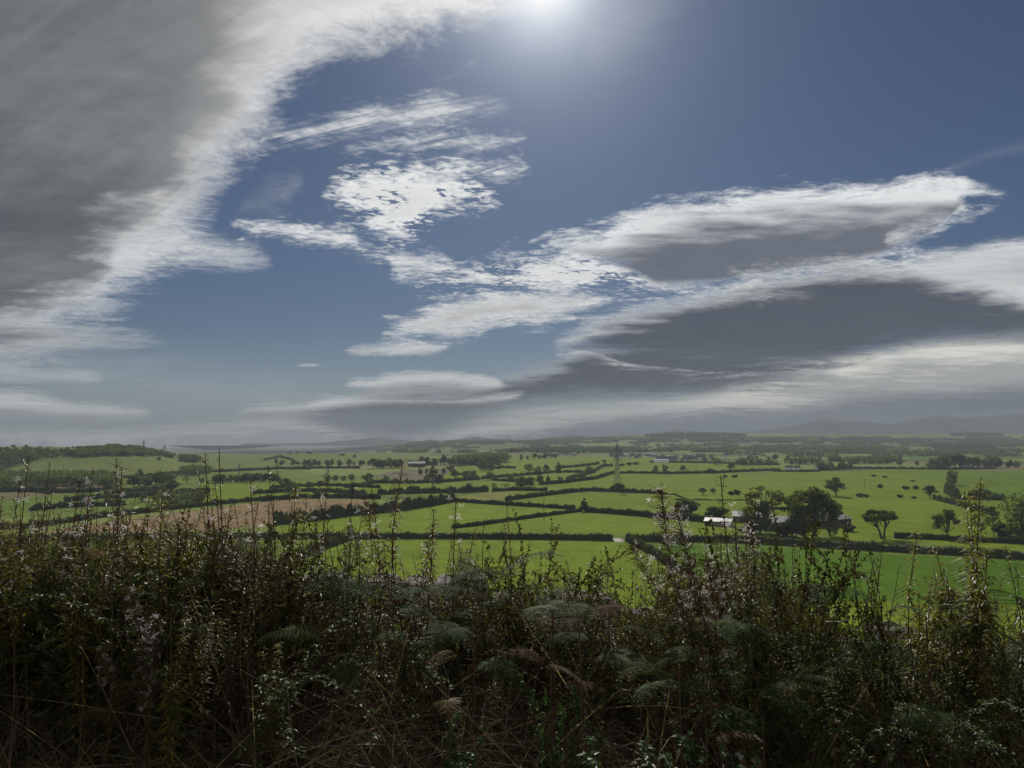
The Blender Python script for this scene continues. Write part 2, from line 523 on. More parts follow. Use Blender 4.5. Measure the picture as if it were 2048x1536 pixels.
def tube(pts, rad, sides=5, cap=True):
    P = np.asarray(pts, float)
    R = np.broadcast_to(np.asarray(rad, float), (len(P),))
    T = np.gradient(P, axis=0)
    T /= np.linalg.norm(T, axis=1)[:, None] + 1e-12
    ref = np.where(np.abs(T[:, 2:3]) > 0.9, np.array([[1.0, 0, 0]]), np.array([[0, 0, 1.0]]))
    A = np.cross(T, ref)
    A /= np.linalg.norm(A, axis=1)[:, None] + 1e-12
    B = np.cross(T, A)
    th = np.linspace(0, 2 * math.pi, sides, endpoint=False)
    V = P[:, None] + R[:, None, None] * (np.cos(th)[None, :, None] * A[:, None] + np.sin(th)[None, :, None] * B[:, None])
    n = len(P)
    i, j = np.meshgrid(np.arange(n - 1), np.arange(sides), indexing='ij')
    a, b = i * sides + j, i * sides + (j + 1) % sides
    F = np.stack([a, b, b + sides, a + sides], -1).reshape(-1, 4)
    return V.reshape(-1, 3), F


def box(c, s, rot=None):
    c, s = np.array(c, float), np.array(s, float) / 2
    v = np.array([[x, y, z] for x in (-1, 1) for y in (-1, 1) for z in (-1, 1)], float) * s
    if rot is not None:
        v = v @ np.array(rot).T
    f = [[0, 1, 3, 2], [4, 6, 7, 5], [0, 4, 5, 1], [2, 3, 7, 6], [0, 2, 6, 4], [1, 5, 7, 3]]
    return v + c, f


def rand_dirs(n, rng=RNG):
    v = rng.normal(size=(n, 3))
    return v / (np.linalg.norm(v, axis=1)[:, None] + 1e-9)


def leaf_quads(C, size, rng=RNG, aspect=0.62, up=0.0):
    """one small bent-diamond leaf clump at every centre, each turned its own way"""
    n = len(C)
    a = rand_dirs(n, rng)
    if up:
        a[:, 2] += up
        a /= np.linalg.norm(a, axis=1)[:, None]
    b = np.cross(a, rand_dirs(n, rng))
    b /= np.linalg.norm(b, axis=1)[:, None] + 1e-9
    s = np.broadcast_to(np.asarray(size, float), (n,))[:, None] * rng.uniform(0.65, 1.35, (n, 1))
    v = np.stack([C - a * s, C - b * s * aspect, C + a * s, C + b * s * aspect], 1).reshape(-1, 3)
    return v, np.arange(4 * n).reshape(-1, 4)


# ------------------------------------------------------------------ terrain
def sst(x, a, b):
    t = np.clip((x - a) / (b - a), 0, 1)
    return t * t * (3 - 2 * t)


def hgt(x, y):
    x, y = np.asarray(x, float), np.asarray(y, float)
    # the bank the viewer stands on, the steep field under it, the valley floor
    s = np.maximum(y - 5.3, 0)
    slope = 54.75 - 0.30 * s
    k = 9.0
    slope = k * np.logaddexp(0, slope / k) * 1.0
    top = 55.0 + 0.05 * np.sin(x * 1.3) * sst(y, 1.5, 4.0) + 0.10 * sst(y, 2.6, 4.2)
    z = np.where(y < 5.3, top + (54.88 - 55.1) * sst(y, 4.4, 5.3), slope)
    far = sst(y, 240, 500)
    z = z + far * (1.0 * np.sin(x / 90 + 1.3) * np.sin(y / 130 + 0.4) + 0.8 * np.sin(x / 47 - y / 71))
    # the long hill on the left, the round hill, the swell before the village
    az = x / np.maximum(y, 1)
    z = z + 31 * sst(-az, 0.385, 0.53) * sst(y, 1010, 1430) * (1 - sst(y, 1700, 2300))
    z = z + 13.5 * np.exp(-((x + 535) / 150) ** 2 - ((y - 1900) / 240) ** 2)
    z = z + 8.0 * np.exp(-((x - 170) / 210) ** 2 - ((y - 1480) / 190) ** 2)
    z = z + 5.0 * np.exp(-((x + 60) / 160) ** 2 - ((y - 1750) / 200) ** 2)
    # far country rising to the right and a wooded ridge in the middle distance
    z = z + 48 * sst(y, 2300, 6500) * sst(az, -0.1, 0.30)
    z = z + 32 * np.exp(-((y - 5900) / 650) ** 2) * sst(az, 0.0, 0.16) * (1 - 0.45 * sst(az, 0.30, 0.42))
    z = z + 20 * np.exp(-((y - 5000) / 800) ** 2) * sst(az, -0.34, -0.05)
    z = z - 95 * sst(y, 2350, 3900) * sst(-az, 0.10, 0.28)
    z = z + sst(y, 3000, 8000) * 5 * np.sin(x / 800 + 0.7) * np.sin(y / 1100)
    return z


def G(px, py):
    """ground point seen at pixel(s) of the photograph"""
    px, py = np.atleast_1d(np.asarray(px, float)), np.atleast_1d(np.asarray(py, float))
    u = np.empty_like(px)
    v = np.empty_like(px)
    for i in range(len(px)):
        u[i], v[i] = ray(px[i], py[i])
    t = np.full_like(px, 150.0)
    done = np.zeros(len(px), bool)
    lo = t.copy()
    for _ in range(700):
        z = CAMZ + v * t
        hit = z <= hgt(u * t, t)
        done |= hit
        if done.all() or t.min() > 30000:
            break
        lo = np.where(done, lo, t)
        t = np.where(done, t, t * 1.008)
    hi = t.copy()
    for _ in range(30):
        m = (lo + hi) / 2
        under = CAMZ + v * m <= hgt(u * m, m)
        hi = np.where(under, m, hi)
        lo = np.where(under, lo, m)
    return np.stack([u * hi, hi, hgt(u * hi, hi)], -1)


def g1(px, py):
    return G([px], [py])[0]


# ------------------------------------------------------------------ materials
def material(name):
    m = bpy.data.materials.new(name)
    m.use_nodes = True
    t = m.node_tree
    for n in list(t.nodes):
        t.nodes.remove(n)
    N = NT(t)
    out = N.node('ShaderNodeOutputMaterial')
    return m, N, out


def pbsdf(N, color, rough=0.9, spec=0.3, metal=0.0, normal=None):
    b = N.node('ShaderNodeBsdfPrincipled')
    N.put(b.inputs['Base Color'], (*color, 1) if isinstance(color, tuple) and len(color) == 3 else color)
    N.put(b.inputs['Roughness'], rough)
    N.put(b.inputs['Specular IOR Level'], spec)
    N.put(b.inputs['Metallic'], metal)
    if normal is not None:
        N.put(b.inputs['Normal'], normal)
    return b.outputs[0]


def coords(N, kind='Object'):
    return N.node('ShaderNodeTexCoord').outputs[kind]


def mat_plain(name, c1, c2, scale=3.0, rough=0.85, spec=0.25, metal=0.0, bump=0.0, detail=5):
    m, N, out = material(name)
    v = coords(N)
    n = N.noise(v, scale, detail, 0.6)
    col = N.mix(N.step(n, 0.32, 0.68), c1, c2)
    nor = None
    if bump:
        b = N.node('ShaderNodeBump')
        b.inputs['Strength'].default_value = bump
        N.put(b.inputs['Height'], N.noise(v, scale * 4, 5, 0.6))
        nor = b.outputs[0]
    N.t.links.new(pbsdf(N, col, rough, spec, metal, nor), out.inputs['Surface'])
    return m


def mat_leaf(name, c1, c2, scale=1.0, trans=0.35, rough=0.5, spec=0.35, tcol=None, c3=None, byobj=True):
    """leaves: two-sided, some light comes through, colour differs from spray to spray"""
    m, N, out = material(name)
    geo = N.node('ShaderNodeNewGeometry')
    v = geo.outputs['Position']
    n = N.noise(v, scale, 3, 0.6)
    n2 = N.noise(v, scale * 7.3, 2, 0.6)
    f = N.step(N.m('ADD', N.m('MULTIPLY', n, 0.6), N.m('MULTIPLY', n2, 0.4)), 0.33, 0.67)
    col = N.mix(f, c1, c2)
    if c3:
        col = N.mix(N.step(N.noise(v, scale * 2.1, 3, 0.65, out=0), 0.56, 0.66), col, c3)
    if byobj:
        r = N.node('ShaderNodeObjectInfo').outputs['Random']
        hs = N.node('ShaderNodeHueSaturation')
        N.put(hs.inputs['Hue'], N.lin(r, 0, 1, 0.485, 0.515))
        N.put(hs.inputs['Value'], N.lin(N.m('FRACT', N.m('MULTIPLY', r, 7.7)), 0, 1, 0.75, 1.25))
        N.put(hs.inputs['Color'], col)
        col = hs.outputs[0]
    p = pbsdf(N, col, rough, spec)
    tr = N.node('ShaderNodeBsdfTranslucent')
    N.put(tr.inputs['Color'], N.mix(1.0, col, tcol or (1.5, 1.5, 0.8), 'MULTIPLY'))
    mx = N.node('ShaderNodeMixShader')
    mx.inputs[0].default_value = trans
    N.t.links.new(p, mx.inputs[1])
    N.t.links.new(tr.outputs[0], mx.inputs[2])
    N.t.links.new(mx.outputs[0], out.inputs['Surface'])
    return m


def mat_field(name, c1, c2, stripes=None, coarse=0.012, mosaic=False, streak=0.25):
    m, N, out = material(name)
    geo = N.node('ShaderNodeNewGeometry')
    v = geo.outputs['Position']
    n = N.noise(v, coarse, 5, 0.6)
    sv = N.vm('MULTIPLY', v, (0.10, 0.35, 0.2))
    n2 = N.noise(sv, 1.0, 4, 0.65)
    n3 = N.noise(v, 0.55, 4, 0.7)
    n4 = N.noise(N.vm('MULTIPLY', v, (1.0, 0.6, 1.0)), 0.075, 5, 0.65)
    f = N.m('ADD', N.m('MULTIPLY', n, 0.25), N.m('ADD', N.m('MULTIPLY', n2, streak), N.m('ADD', N.m('MULTIPLY', n3, 0.20), N.m('MULTIPLY', n4, 0.55 - streak))))
    c1 = tuple(q * 0.88 for q in c1)
    c2 = tuple(q * 1.06 for q in c2)
    col = N.mix(N.step(f, 0.40, 0.60), c1, c2)
    if mosaic:
        # distant country: a patchwork of pasture, hay and a few ploughed fields
        vo = N.node('ShaderNodeTexVoronoi')
        vo.inputs['Scale'].default_value = 1.0
        vo.inputs['Randomness'].default_value = 0.8
        w = N.vm('ADD', N.vm('MULTIPLY', v, (0.0036, 0.0042, 0.0)), N.vm('SCALE', N.noise(v, 0.002, 2, out=1), 0.4))
        N.put(vo.inputs['Vector'], w)
        s = N.node('ShaderNodeSeparateXYZ')
        N.put(s.inputs[0], vo.outputs['Color'])
        col = N.mix(N.step(s.outputs[0], 0.45, 0.75), col, (0.135, 0.165, 0.045))
        col = N.mix(N.step(s.outputs[1], 0.60, 0.85), col, (0.055, 0.095, 0.020))
        col = N.mix(N.step(s.outputs[2], 0.86, 0.90), col, (0.125, 0.112, 0.055))
    if stripes:
        ang, per, amt = stripes
        s = N.node('ShaderNodeSeparateXYZ')
        N.put(s.inputs[0], v)
        ph = N.m('ADD', N.m('MULTIPLY', s.outputs[0], math.cos(ang) / per * 6.283), N.m('MULTIPLY', s.outputs[1], math.sin(ang) / per * 6.283))
        w = N.m('MULTIPLY', N.m('ADD', N.m('SINE', ph), N.m('MULTIPLY', n3, 1.6)), amt)
        col = N.mix(N.m('ADD', w, 0.0, clamp=True), col, N.mix(1.0, col, (0.62, 0.66, 0.6), 'MULTIPLY'))
    b = N.node('ShaderNodeBump')
    b.inputs['Strength'].default_value = 0.5
    b.inputs['Distance'].default_value = 0.3
    N.put(b.inputs['Height'], N.m('ADD', n3, N.noise(v, 2.4, 3, 0.6)))
    N.t.links.new(pbsdf(N, col, 1.0, 0.02, 0.0, b.outputs[0]), out.inputs['Surface'])
    return m


M_ground = mat_field('valley_pasture', (0.072, 0.118, 0.018), (0.105, 0.148, 0.026), mosaic=True)
M_hillgrass = mat_field('hill_grass', (0.085, 0.116, 0.024), (0.120, 0.145, 0.038), coarse=0.006)
M_bright = mat_field('bright_grass', (0.096, 0.146, 0.006), (0.128, 0.178, 0.010), stripes=(0.95, 13.0, 0.10))
M_bright2 = mat_field('bright_grass_b', (0.094, 0.142, 0.006), (0.124, 0.168, 0.010), stripes=(0.4, 9.0, 0.12))
M_mid = mat_field('mid_grass', (0.072, 0.122, 0.005), (0.096, 0.148, 0.009))
M_dark = mat_field('dark_grass', (0.044, 0.096, 0.002), (0.060, 0.120, 0.004), stripes=(1.2, 7.0, 0.10))
M_olive = mat_field('olive_grass', (0.086, 0.130, 0.004), (0.116, 0.158, 0.009))
M_pale = mat_field('hay_grass', (0.125, 0.142, 0.030), (0.160, 0.168, 0.040))
M_stripe = mat_field('rolled_grass', (0.070, 0.126, 0.005), (0.092, 0.148, 0.008), stripes=(0.15, 11.0, 0.4))
M_stubble = mat_field('stubble', (0.160, 0.110, 0.058), (0.210, 0.148, 0.082), stripes=(0.9, 6.0, 0.25))
M_plough = mat_field('bare_earth', (0.098, 0.090, 0.055), (0.125, 0.112, 0.068), stripes=(0.3, 8.0, 0.25))
M_track = mat_plain('pale_gravel', (0.26, 0.24, 0.20), (0.18, 0.165, 0.14), 0.5)
M_verge = mat_plain('verge_soil', (0.030, 0.026, 0.016), (0.050, 0.048, 0.022), 4.0, bump=0.6)

FIELDS = [
    ('field', M_bright, [(540, 1150), (703, 1079), (1000, 1081), (1226, 1084), (1252, 1086), (1290, 1110), (1350, 1142), (1500, 1330), (300, 1330)]),
    ('field', M_dark, [(1265, 1089), (1500, 1091), (1700, 1104), (1900, 1115), (2300, 1135), (2300, 1218), (1850, 1205), (1600, 1202), (1480, 1192), (1350, 1136)]),
    ('field', M_bright2, [(1350, 1140), (1480, 1192), (1600, 1202), (1850, 1205), (2300, 1218), (2300, 1340), (1500, 1340)]),
    ('field', M_mid, [(-400, 1088), (560, 1084), (700, 1080), (540, 1150), (300, 1330), (-400, 1330)]),
    ('field', M_bright, [(540, 1066), (560, 1050), (700, 1032), (800, 1022), (905, 1004), (1020, 1010), (1150, 1018), (1165, 1022), (1020, 1041), (900, 1060), (850, 1070)]),
    ('field', M_bright2, [(895, 1068), (900, 1061), (1020, 1042), (1168, 1022), (1180, 1026), (1355, 1041), (1420, 1046), (1470, 1060), (1460, 1072)]),
    ('field', M_olive, [(1010, 1001), (1100, 990), (1178, 984), (1305, 990), (1420, 998), (1490, 1010), (1420, 1045), (1178, 1023), (1160, 1016)]),
    ('field', M_olive, [(1010, 990), (1076, 972), (1193, 958), (1228, 948), (1430, 947), (1600, 943), (1700, 942), (1800, 950), (1910, 968), (1900, 978), (1870, 1000),
                        (1990, 1022), (2012, 1042), (2012, 1092), (1800, 1082), (1700, 1080), (1420, 1046), (1490, 1010), (1305, 989), (1178, 982), (1100, 988)]),
    ('field', M_mid, [(1690, 942), (1790, 938), (1960, 940), (1908, 968), (1800, 950)]),
    ('field', M_stripe, [(1915, 943), (2300, 938), (2300, 1000), (2000, 1000), (1902, 985), (1908, 968)]),
    ('field', M_mid, [(1872, 998), (1905, 985), (2000, 1000), (2300, 1002), (2300, 1098), (2012, 1090), (2012, 1042), (1990, 1022)]),
    ('field', M_olive, [(1790, 1079), (2012, 1090), (2300, 1098), (2300, 1118), (2048, 1102)]),
    ('field', M_bright2, [(1000, 962), (1120, 945), (1200, 934), (1232, 932), (1228, 947), (1193, 958), (1076, 972), (1010, 982)]),
    ('field', M_bright2, [(880, 958), (930, 925), (1000, 914), (1200, 911), (1310, 917), (1310, 926), (1232, 931), (1200, 934), (1120, 944), (1000, 960)]),
    ('field', M_bright2, [(1230, 946), (1232, 931), (1310, 924), (1500, 930), (1620, 936), (1600, 942), (1430, 945)]),
    ('stubble_field', M_stubble, [(-100, 1090), (60, 1070), (130, 1056), (300, 1032), (520, 1004), (600, 998), (740, 1000), (735, 1008), (560, 1047), (400, 1064), (200, 1078)]),
    ('field', M_pale, [(905, 994), (980, 984), (1100, 979), (1095, 986), (1018, 998), (960, 1002)]),
    ('field', M_bright2, [(400, 968), (560, 966), (740, 961), (880, 964), (1000, 962), (1000, 982), (900, 990), (760, 992), (600, 997), (520, 1004), (400, 1014)]),
    ('bare_field', M_plough, [(735, 953), (800, 941), (900, 935), (955, 942), (870, 962)]),
    ('bare_field', M_plough, [(100, 978), (160, 975), (215, 973), (210, 982), (110, 986)]),
    ('field', M_hillgrass, [(-400, 956), (0, 950), (250, 952), (420, 945), (600, 935), (760, 925), (860, 915), (860, 905), (760, 900), (620, 890), (500, 900), (350, 890), (0, 870), (-400, 870)]),
]


def in_poly(px, py, poly):
    r = np.zeros(px.shape, bool)
    n = len(poly)
    for i in range(n):
        (x0, y0), (x1, y1) = poly[i], poly[(i + 1) % n]
        if y0 == y1:
            continue
        c = ((y0 > py) != (y1 > py)) & (px < (x1 - x0) * (py - y0) / (y1 - y0) + x0)
        r ^= c
    return r


def build_ground():
    az = np.concatenate([np.arange(-180, -60, 6), np.arange(-60, -38, 1.0), np.arange(-38, 38, 0.14), np.arange(38, 60, 1.0), np.arange(60, 180.1, 6)]) * math.pi / 180
    d = [0.0, 0.8, 1.6, 2.2, 2.6, 3.0, 3.4, 3.8, 4.2, 4.6, 5.0, 5.3, 5.7, 6.5, 8, 10, 13, 17, 22, 29, 38, 50, 65, 80, 95, 110, 125, 140, 152, 164, 175]
    py = 1325.0
    while py > 873.6:
        d.append(CAMZ / ((py - 872) / FPX))
        py -= 1.25 if py > 893 else (0.8 if py > 882 else 0.4)
    d = np.array([q for q in d if q < 9000] + [9000.0])
    d = np.unique(np.sort(d))
    A, D = np.meshgrid(az, d, indexing='ij')
    cosA = np.cos(A)
    # rows lie across the view in front, rings behind
    Rr = np.where(np.abs(A) < 1.05, D / np.maximum(cosA, 0.4975), D / 0.4975)
    X, Y = Rr * np.sin(A), Rr * cosA
    Z = hgt(X, Y)
    Z = np.where(Y < 0, 55.0 - 0.02 * np.minimum(np.abs(Y), 400), Z)
    n, m = A.shape
    V = np.stack([X, Y, Z], -1).reshape(-1, 3)
    i, j = np.meshgrid(np.arange(n - 1), np.arange(m - 1), indexing='ij')
    a = i * m + j
    F = np.stack([a, a + m, a + m + 1, a + 1], -1).reshape(-1, 4)
    C = V[F].mean(1)
    fid = np.full(len(F), -1)
    front = (C[:, 1] > 130) & (np.abs(C[:, 0]) < C[:, 1])
    px, py = to_px(C[:, 0], np.maximum(C[:, 1], 1), C[:, 2])
    for k, (nm, mt, poly) in enumerate(FIELDS):
        ins = in_poly(px, py, poly) & front & (C[:, 1] < 4500) & (fid < 0)
        fid[ins] = k

    def piece(name, faces, mats):
        used = np.unique(faces)
        inv = np.zeros(len(V), int)
        inv[used] = np.arange(len(used))
        b = MB()
        b.add(V[used], inv[faces])
        o = b.obj(name, mats, smooth=True)
        return tag(o, kind='structure')

    near = (fid < 0) & (C[:, 1] < 6.0) & (np.abs(C[:, 0]) < 60)
    piece('verge', F[near], M_verge)
    piece('ground', F[(fid < 0) & ~near], M_ground)
    for k, (nm, mt, poly) in enumerate(FIELDS):
        if (fid == k).any():
            piece(nm, F[fid == k], mt)


build_ground()


# far hills, each range a ridge with its own slopes
def hill_range(name, prof, Y, depth, seed, rough, mat):
    rng = np.random.default_rng(seed)
    px = np.arange(prof[0][0], prof[-1][0], 4.0)
    yy = np.interp(px, [p[0] for p in prof], [p[1] for p in prof])
    ph = rng.uniform(0, 6.28, 12)
    wob = sum(np.sin(px / (60 / (1.6 ** k)) + ph[k]) / (1.7 ** k) for k in range(7))
    yy = yy + wob * rough
    ux = np.array([ray(p, 872)[0] for p in px])
    top = CAMZ + (872 - yy) / FPX * Y
    rows = np.linspace(-1, 1, 17)
    b = MB()
    V = []
    for r in rows:
        k = (1 - abs(r)) ** (1.15 if r < 0 else 0.8)
        rip = 1 + 0.10 * np.sin(px / 17 + r * 5 + ph[8]) * (1 - k) + 0.07 * np.sin(px / 7.3 - r * 9 + ph[9]) * (1 - k)
        V.append(np.stack([ux * Y, np.full_like(ux, Y + r * depth), -20 + (top + 20) * k * rip], -1))
    V = np.array(V)
    n, m = V.shape[:2]
    i, j = np.meshgrid(np.arange(n - 1), np.arange(m - 1), indexing='ij')
    a = i * m + j
    b.add(V.reshape(-1, 3), np.stack([a, a + 1, a + m + 1, a + m], -1).reshape(-1, 4))
    return tag(b.obj(name, mat, smooth=True), kind='structure')


M_fell = mat_field('fell_side', (0.055, 0.066, 0.056), (0.078, 0.088, 0.070), coarse=0.0008)
hill_range('far_hills', [(420, 900), (560, 892), (640, 886), (700, 880), (750, 875), (800, 879), (850, 884), (900, 880), (955, 873), (1000, 880), (1060, 882), (1110, 873),
                         (1145, 867), (1185, 872), (1240, 878), (1320, 880)], 6900, 900, 3, 0.5, M_fell)
hill_range('far_hills', [(1240, 880), (1300, 868), (1350, 859), (1385, 862), (1440, 866), (1500, 864), (1560, 856), (1600, 850), (1650, 837), (1690, 843), (1730, 842),
                         (1780, 848), (1830, 839), (1880, 832), (1930, 836), (1990, 831), (2048, 825), (2120, 818), (2250, 826), (2400, 850)], 7400, 1000, 5, 0.6, M_fell)

# ------------------------------------------------------------------ haze
hz = MB()
hz.add(*box((0, 4200, 99), (24000, 11400, 420)))
M_haze, N_, out_ = material('haze_air')
pv = N_.node('ShaderNodeVolumePrincipled')
HAZE_DENS = 1.4e-4
pv.inputs['Color'].default_value = (0.39, 0.45, 0.52, 1)
pv.inputs['Density'].default_value = HAZE_DENS
pv.inputs['Anisotropy'].default_value = 0.0
N_.t.links.new(pv.outputs[0], out_.inputs['Volume'])
M_haze.cycles.homogeneous_volume = True
haze = hz.obj('haze', M_haze)
tag(haze, kind='stuff')
# ------------------------------------------------------------------ hedges and trees
M_hedge = mat_leaf('hedge_leaf', (0.032, 0.048, 0.014), (0.070, 0.092, 0.026), scale=0.25, trans=0.34, rough=0.75, spec=0.15, c3=(0.060, 0.058, 0.024))
M_hedgecore = mat_plain('hedge_core', (0.022, 0.030, 0.012), (0.036, 0.048, 0.018), 0.6)
M_crown = mat_leaf('crown_leaf', (0.036, 0.054, 0.014), (0.080, 0.104, 0.026), scale=0.22, trans=0.42, rough=0.8, spec=0.12, c3=(0.082, 0.088, 0.032))
M_bark = mat_plain('bark', (0.045, 0.037, 0.028), (0.085, 0.072, 0.055), 1.5, bump=0.5)


def smooth_line(P, step):
    """ground line through the points, resampled every STEP metres"""
    P = np.asarray(P, float)
    seg = np.linalg.norm(np.diff(P[:, :2], axis=0), axis=1)
    t = np.concatenate([[0], np.cumsum(seg)])
    n = max(2, int(t[-1] / step) + 1)
    q = np.linspace(0, t[-1], n)
    x, y = np.interp(q, t, P[:, 0]), np.interp(q, t, P[:, 1])
    if n > 5:
        k = np.ones(5) / 5
        xe, ye = np.pad(x, 2, 'edge'), np.pad(y, 2, 'edge')
        xs, ys = np.convolve(xe, k, 'valid'), np.convolve(ye, k, 'valid')
        xs[0], ys[0], xs[-1], ys[-1] = x[0], y[0], x[-1], y[-1]
        x, y = xs, ys
    return np.stack([x, y, hgt(x, y)], -1), q


def fbm1(x, seed, f=1.0, o=4):
    r = np.random.default_rng(seed)
    s = np.zeros_like(np.asarray(x, float))
    for k in range(o):
        s += np.sin(x * f * 2.1 ** k + r.uniform(0, 6.28)) / 1.7 ** k
    return s / 2.2


HEDGE_N = [0]


def hedge(pts, h, w, label, group=None, rag=0.25, lumps=0.18, name='hedge', px=True, dens=1.0, cat='hedge'):
    """a hedge along a line of pixels: a rough core and a skin of leaf clumps, with taller bushes where LUMPS is set"""
    HEDGE_N[0] += 1
    h, w = h * 0.88, w * 0.82
    seed = 1000 + HEDGE_N[0]
    rng = np.random.default_rng(seed)
    P = G([p[0] for p in pts], [p[1] for p in pts]) if px else np.asarray(pts)
    D = P[:, 1].mean()
    q = max(0.34, D * 0.00085)                       # clump size grows with distance
    L, t = smooth_line(P, max(0.8, q * 1.6))
    n = len(L)
    T = np.gradient(L, axis=0)
    T[:, 2] = 0
    T /= np.linalg.norm(T, axis=1)[:, None] + 1e-9
    S = np.stack([-T[:, 1], T[:, 0], 0 * T[:, 0]], -1)
    rag = rag * 1.5
    H = h * (1 + rag * fbm1(t, seed, 0.35) * 0.5 + rag * 0.4 * rng.normal(size=n).clip(-1.5, 1.5) * 0.5)
    if lumps:
        H = H * (1 + lumps * np.maximum(0, fbm1(t, seed + 5, 0.11, 3) - 0.15) * 1.8)
    Wd = w * (0.85 + 0.2 * fbm1(t, seed + 9, 0.4)) * np.sqrt(np.maximum(H / h, 0.4))
    prof = np.array([(-0.5, -0.15), (-0.54, 0.35), (-0.43, 0.78), (0.0, 0.95), (0.43, 0.78), (0.54, 0.35), (0.5, -0.15)])
    V = L[:, None] + S[:, None] * (prof[None, :, 0:1] * Wd[:, None, None]) * 0.86
    V = V + np.array([0, 0, 1.0]) * (prof[None, :, 1:2] * H[:, None, None]) * 0.93
    V = V + rng.normal(size=V.shape) * 0.08 * h * np.array([0.5, 0.5, 0.6])
    m = len(prof)
    i, j = np.meshgrid(np.arange(n - 1), np.arange(m - 1), indexing='ij')
    a = i * m + j
    b = MB()
    b.add(V.reshape(-1, 3), np.stack([a, a + 1, a + m + 1, a + m], -1).reshape(-1, 4), 1)
    b.add(V[0], [[0, 1, 5, 6], [1, 2, 4, 5]], 1)
    b.add(V[0][[2, 3, 4]], [[0, 1, 2]], 1)
    b.add(V[-1], [[6, 5, 1, 0], [5, 4, 2, 1]], 1)
    b.add(V[-1][[2, 3, 4]], [[2, 1, 0]], 1)
    area = t[-1] * (h * 2 + w)
    k = int(min(9000, area / (q * q) * 1.25 * dens)) + 8
    u = rng.uniform(0, n - 1.001, k)
    i0 = u.astype(int)
    fr = (u - i0)[:, None]
    Lc = L[i0] * (1 - fr) + L[i0 + 1] * fr
    Hc = H[i0] * (1 - fr[:, 0]) + H[i0 + 1] * fr[:, 0]
    Wc = Wd[i0]
    ang = rng.uniform(-0.12, math.pi + 0.12, k)
    ca, sa = np.cos(ang), np.sin(ang)
    r = rng.uniform(0.86, 1.08, k)
    C = Lc + S[i0] * (ca * Wc * 0.53 * r)[:, None]
    C[:, 2] += np.sign(sa) * np.abs(sa) ** 0.65 * Hc * r
    C += rng.normal(size=C.shape) * q * 0.25
    b.add(*leaf_quads(C, q * 0.72, rng))
    o = b.obj(name, [M_hedge, M_hedgecore])
    return tag(o, label, cat, group)


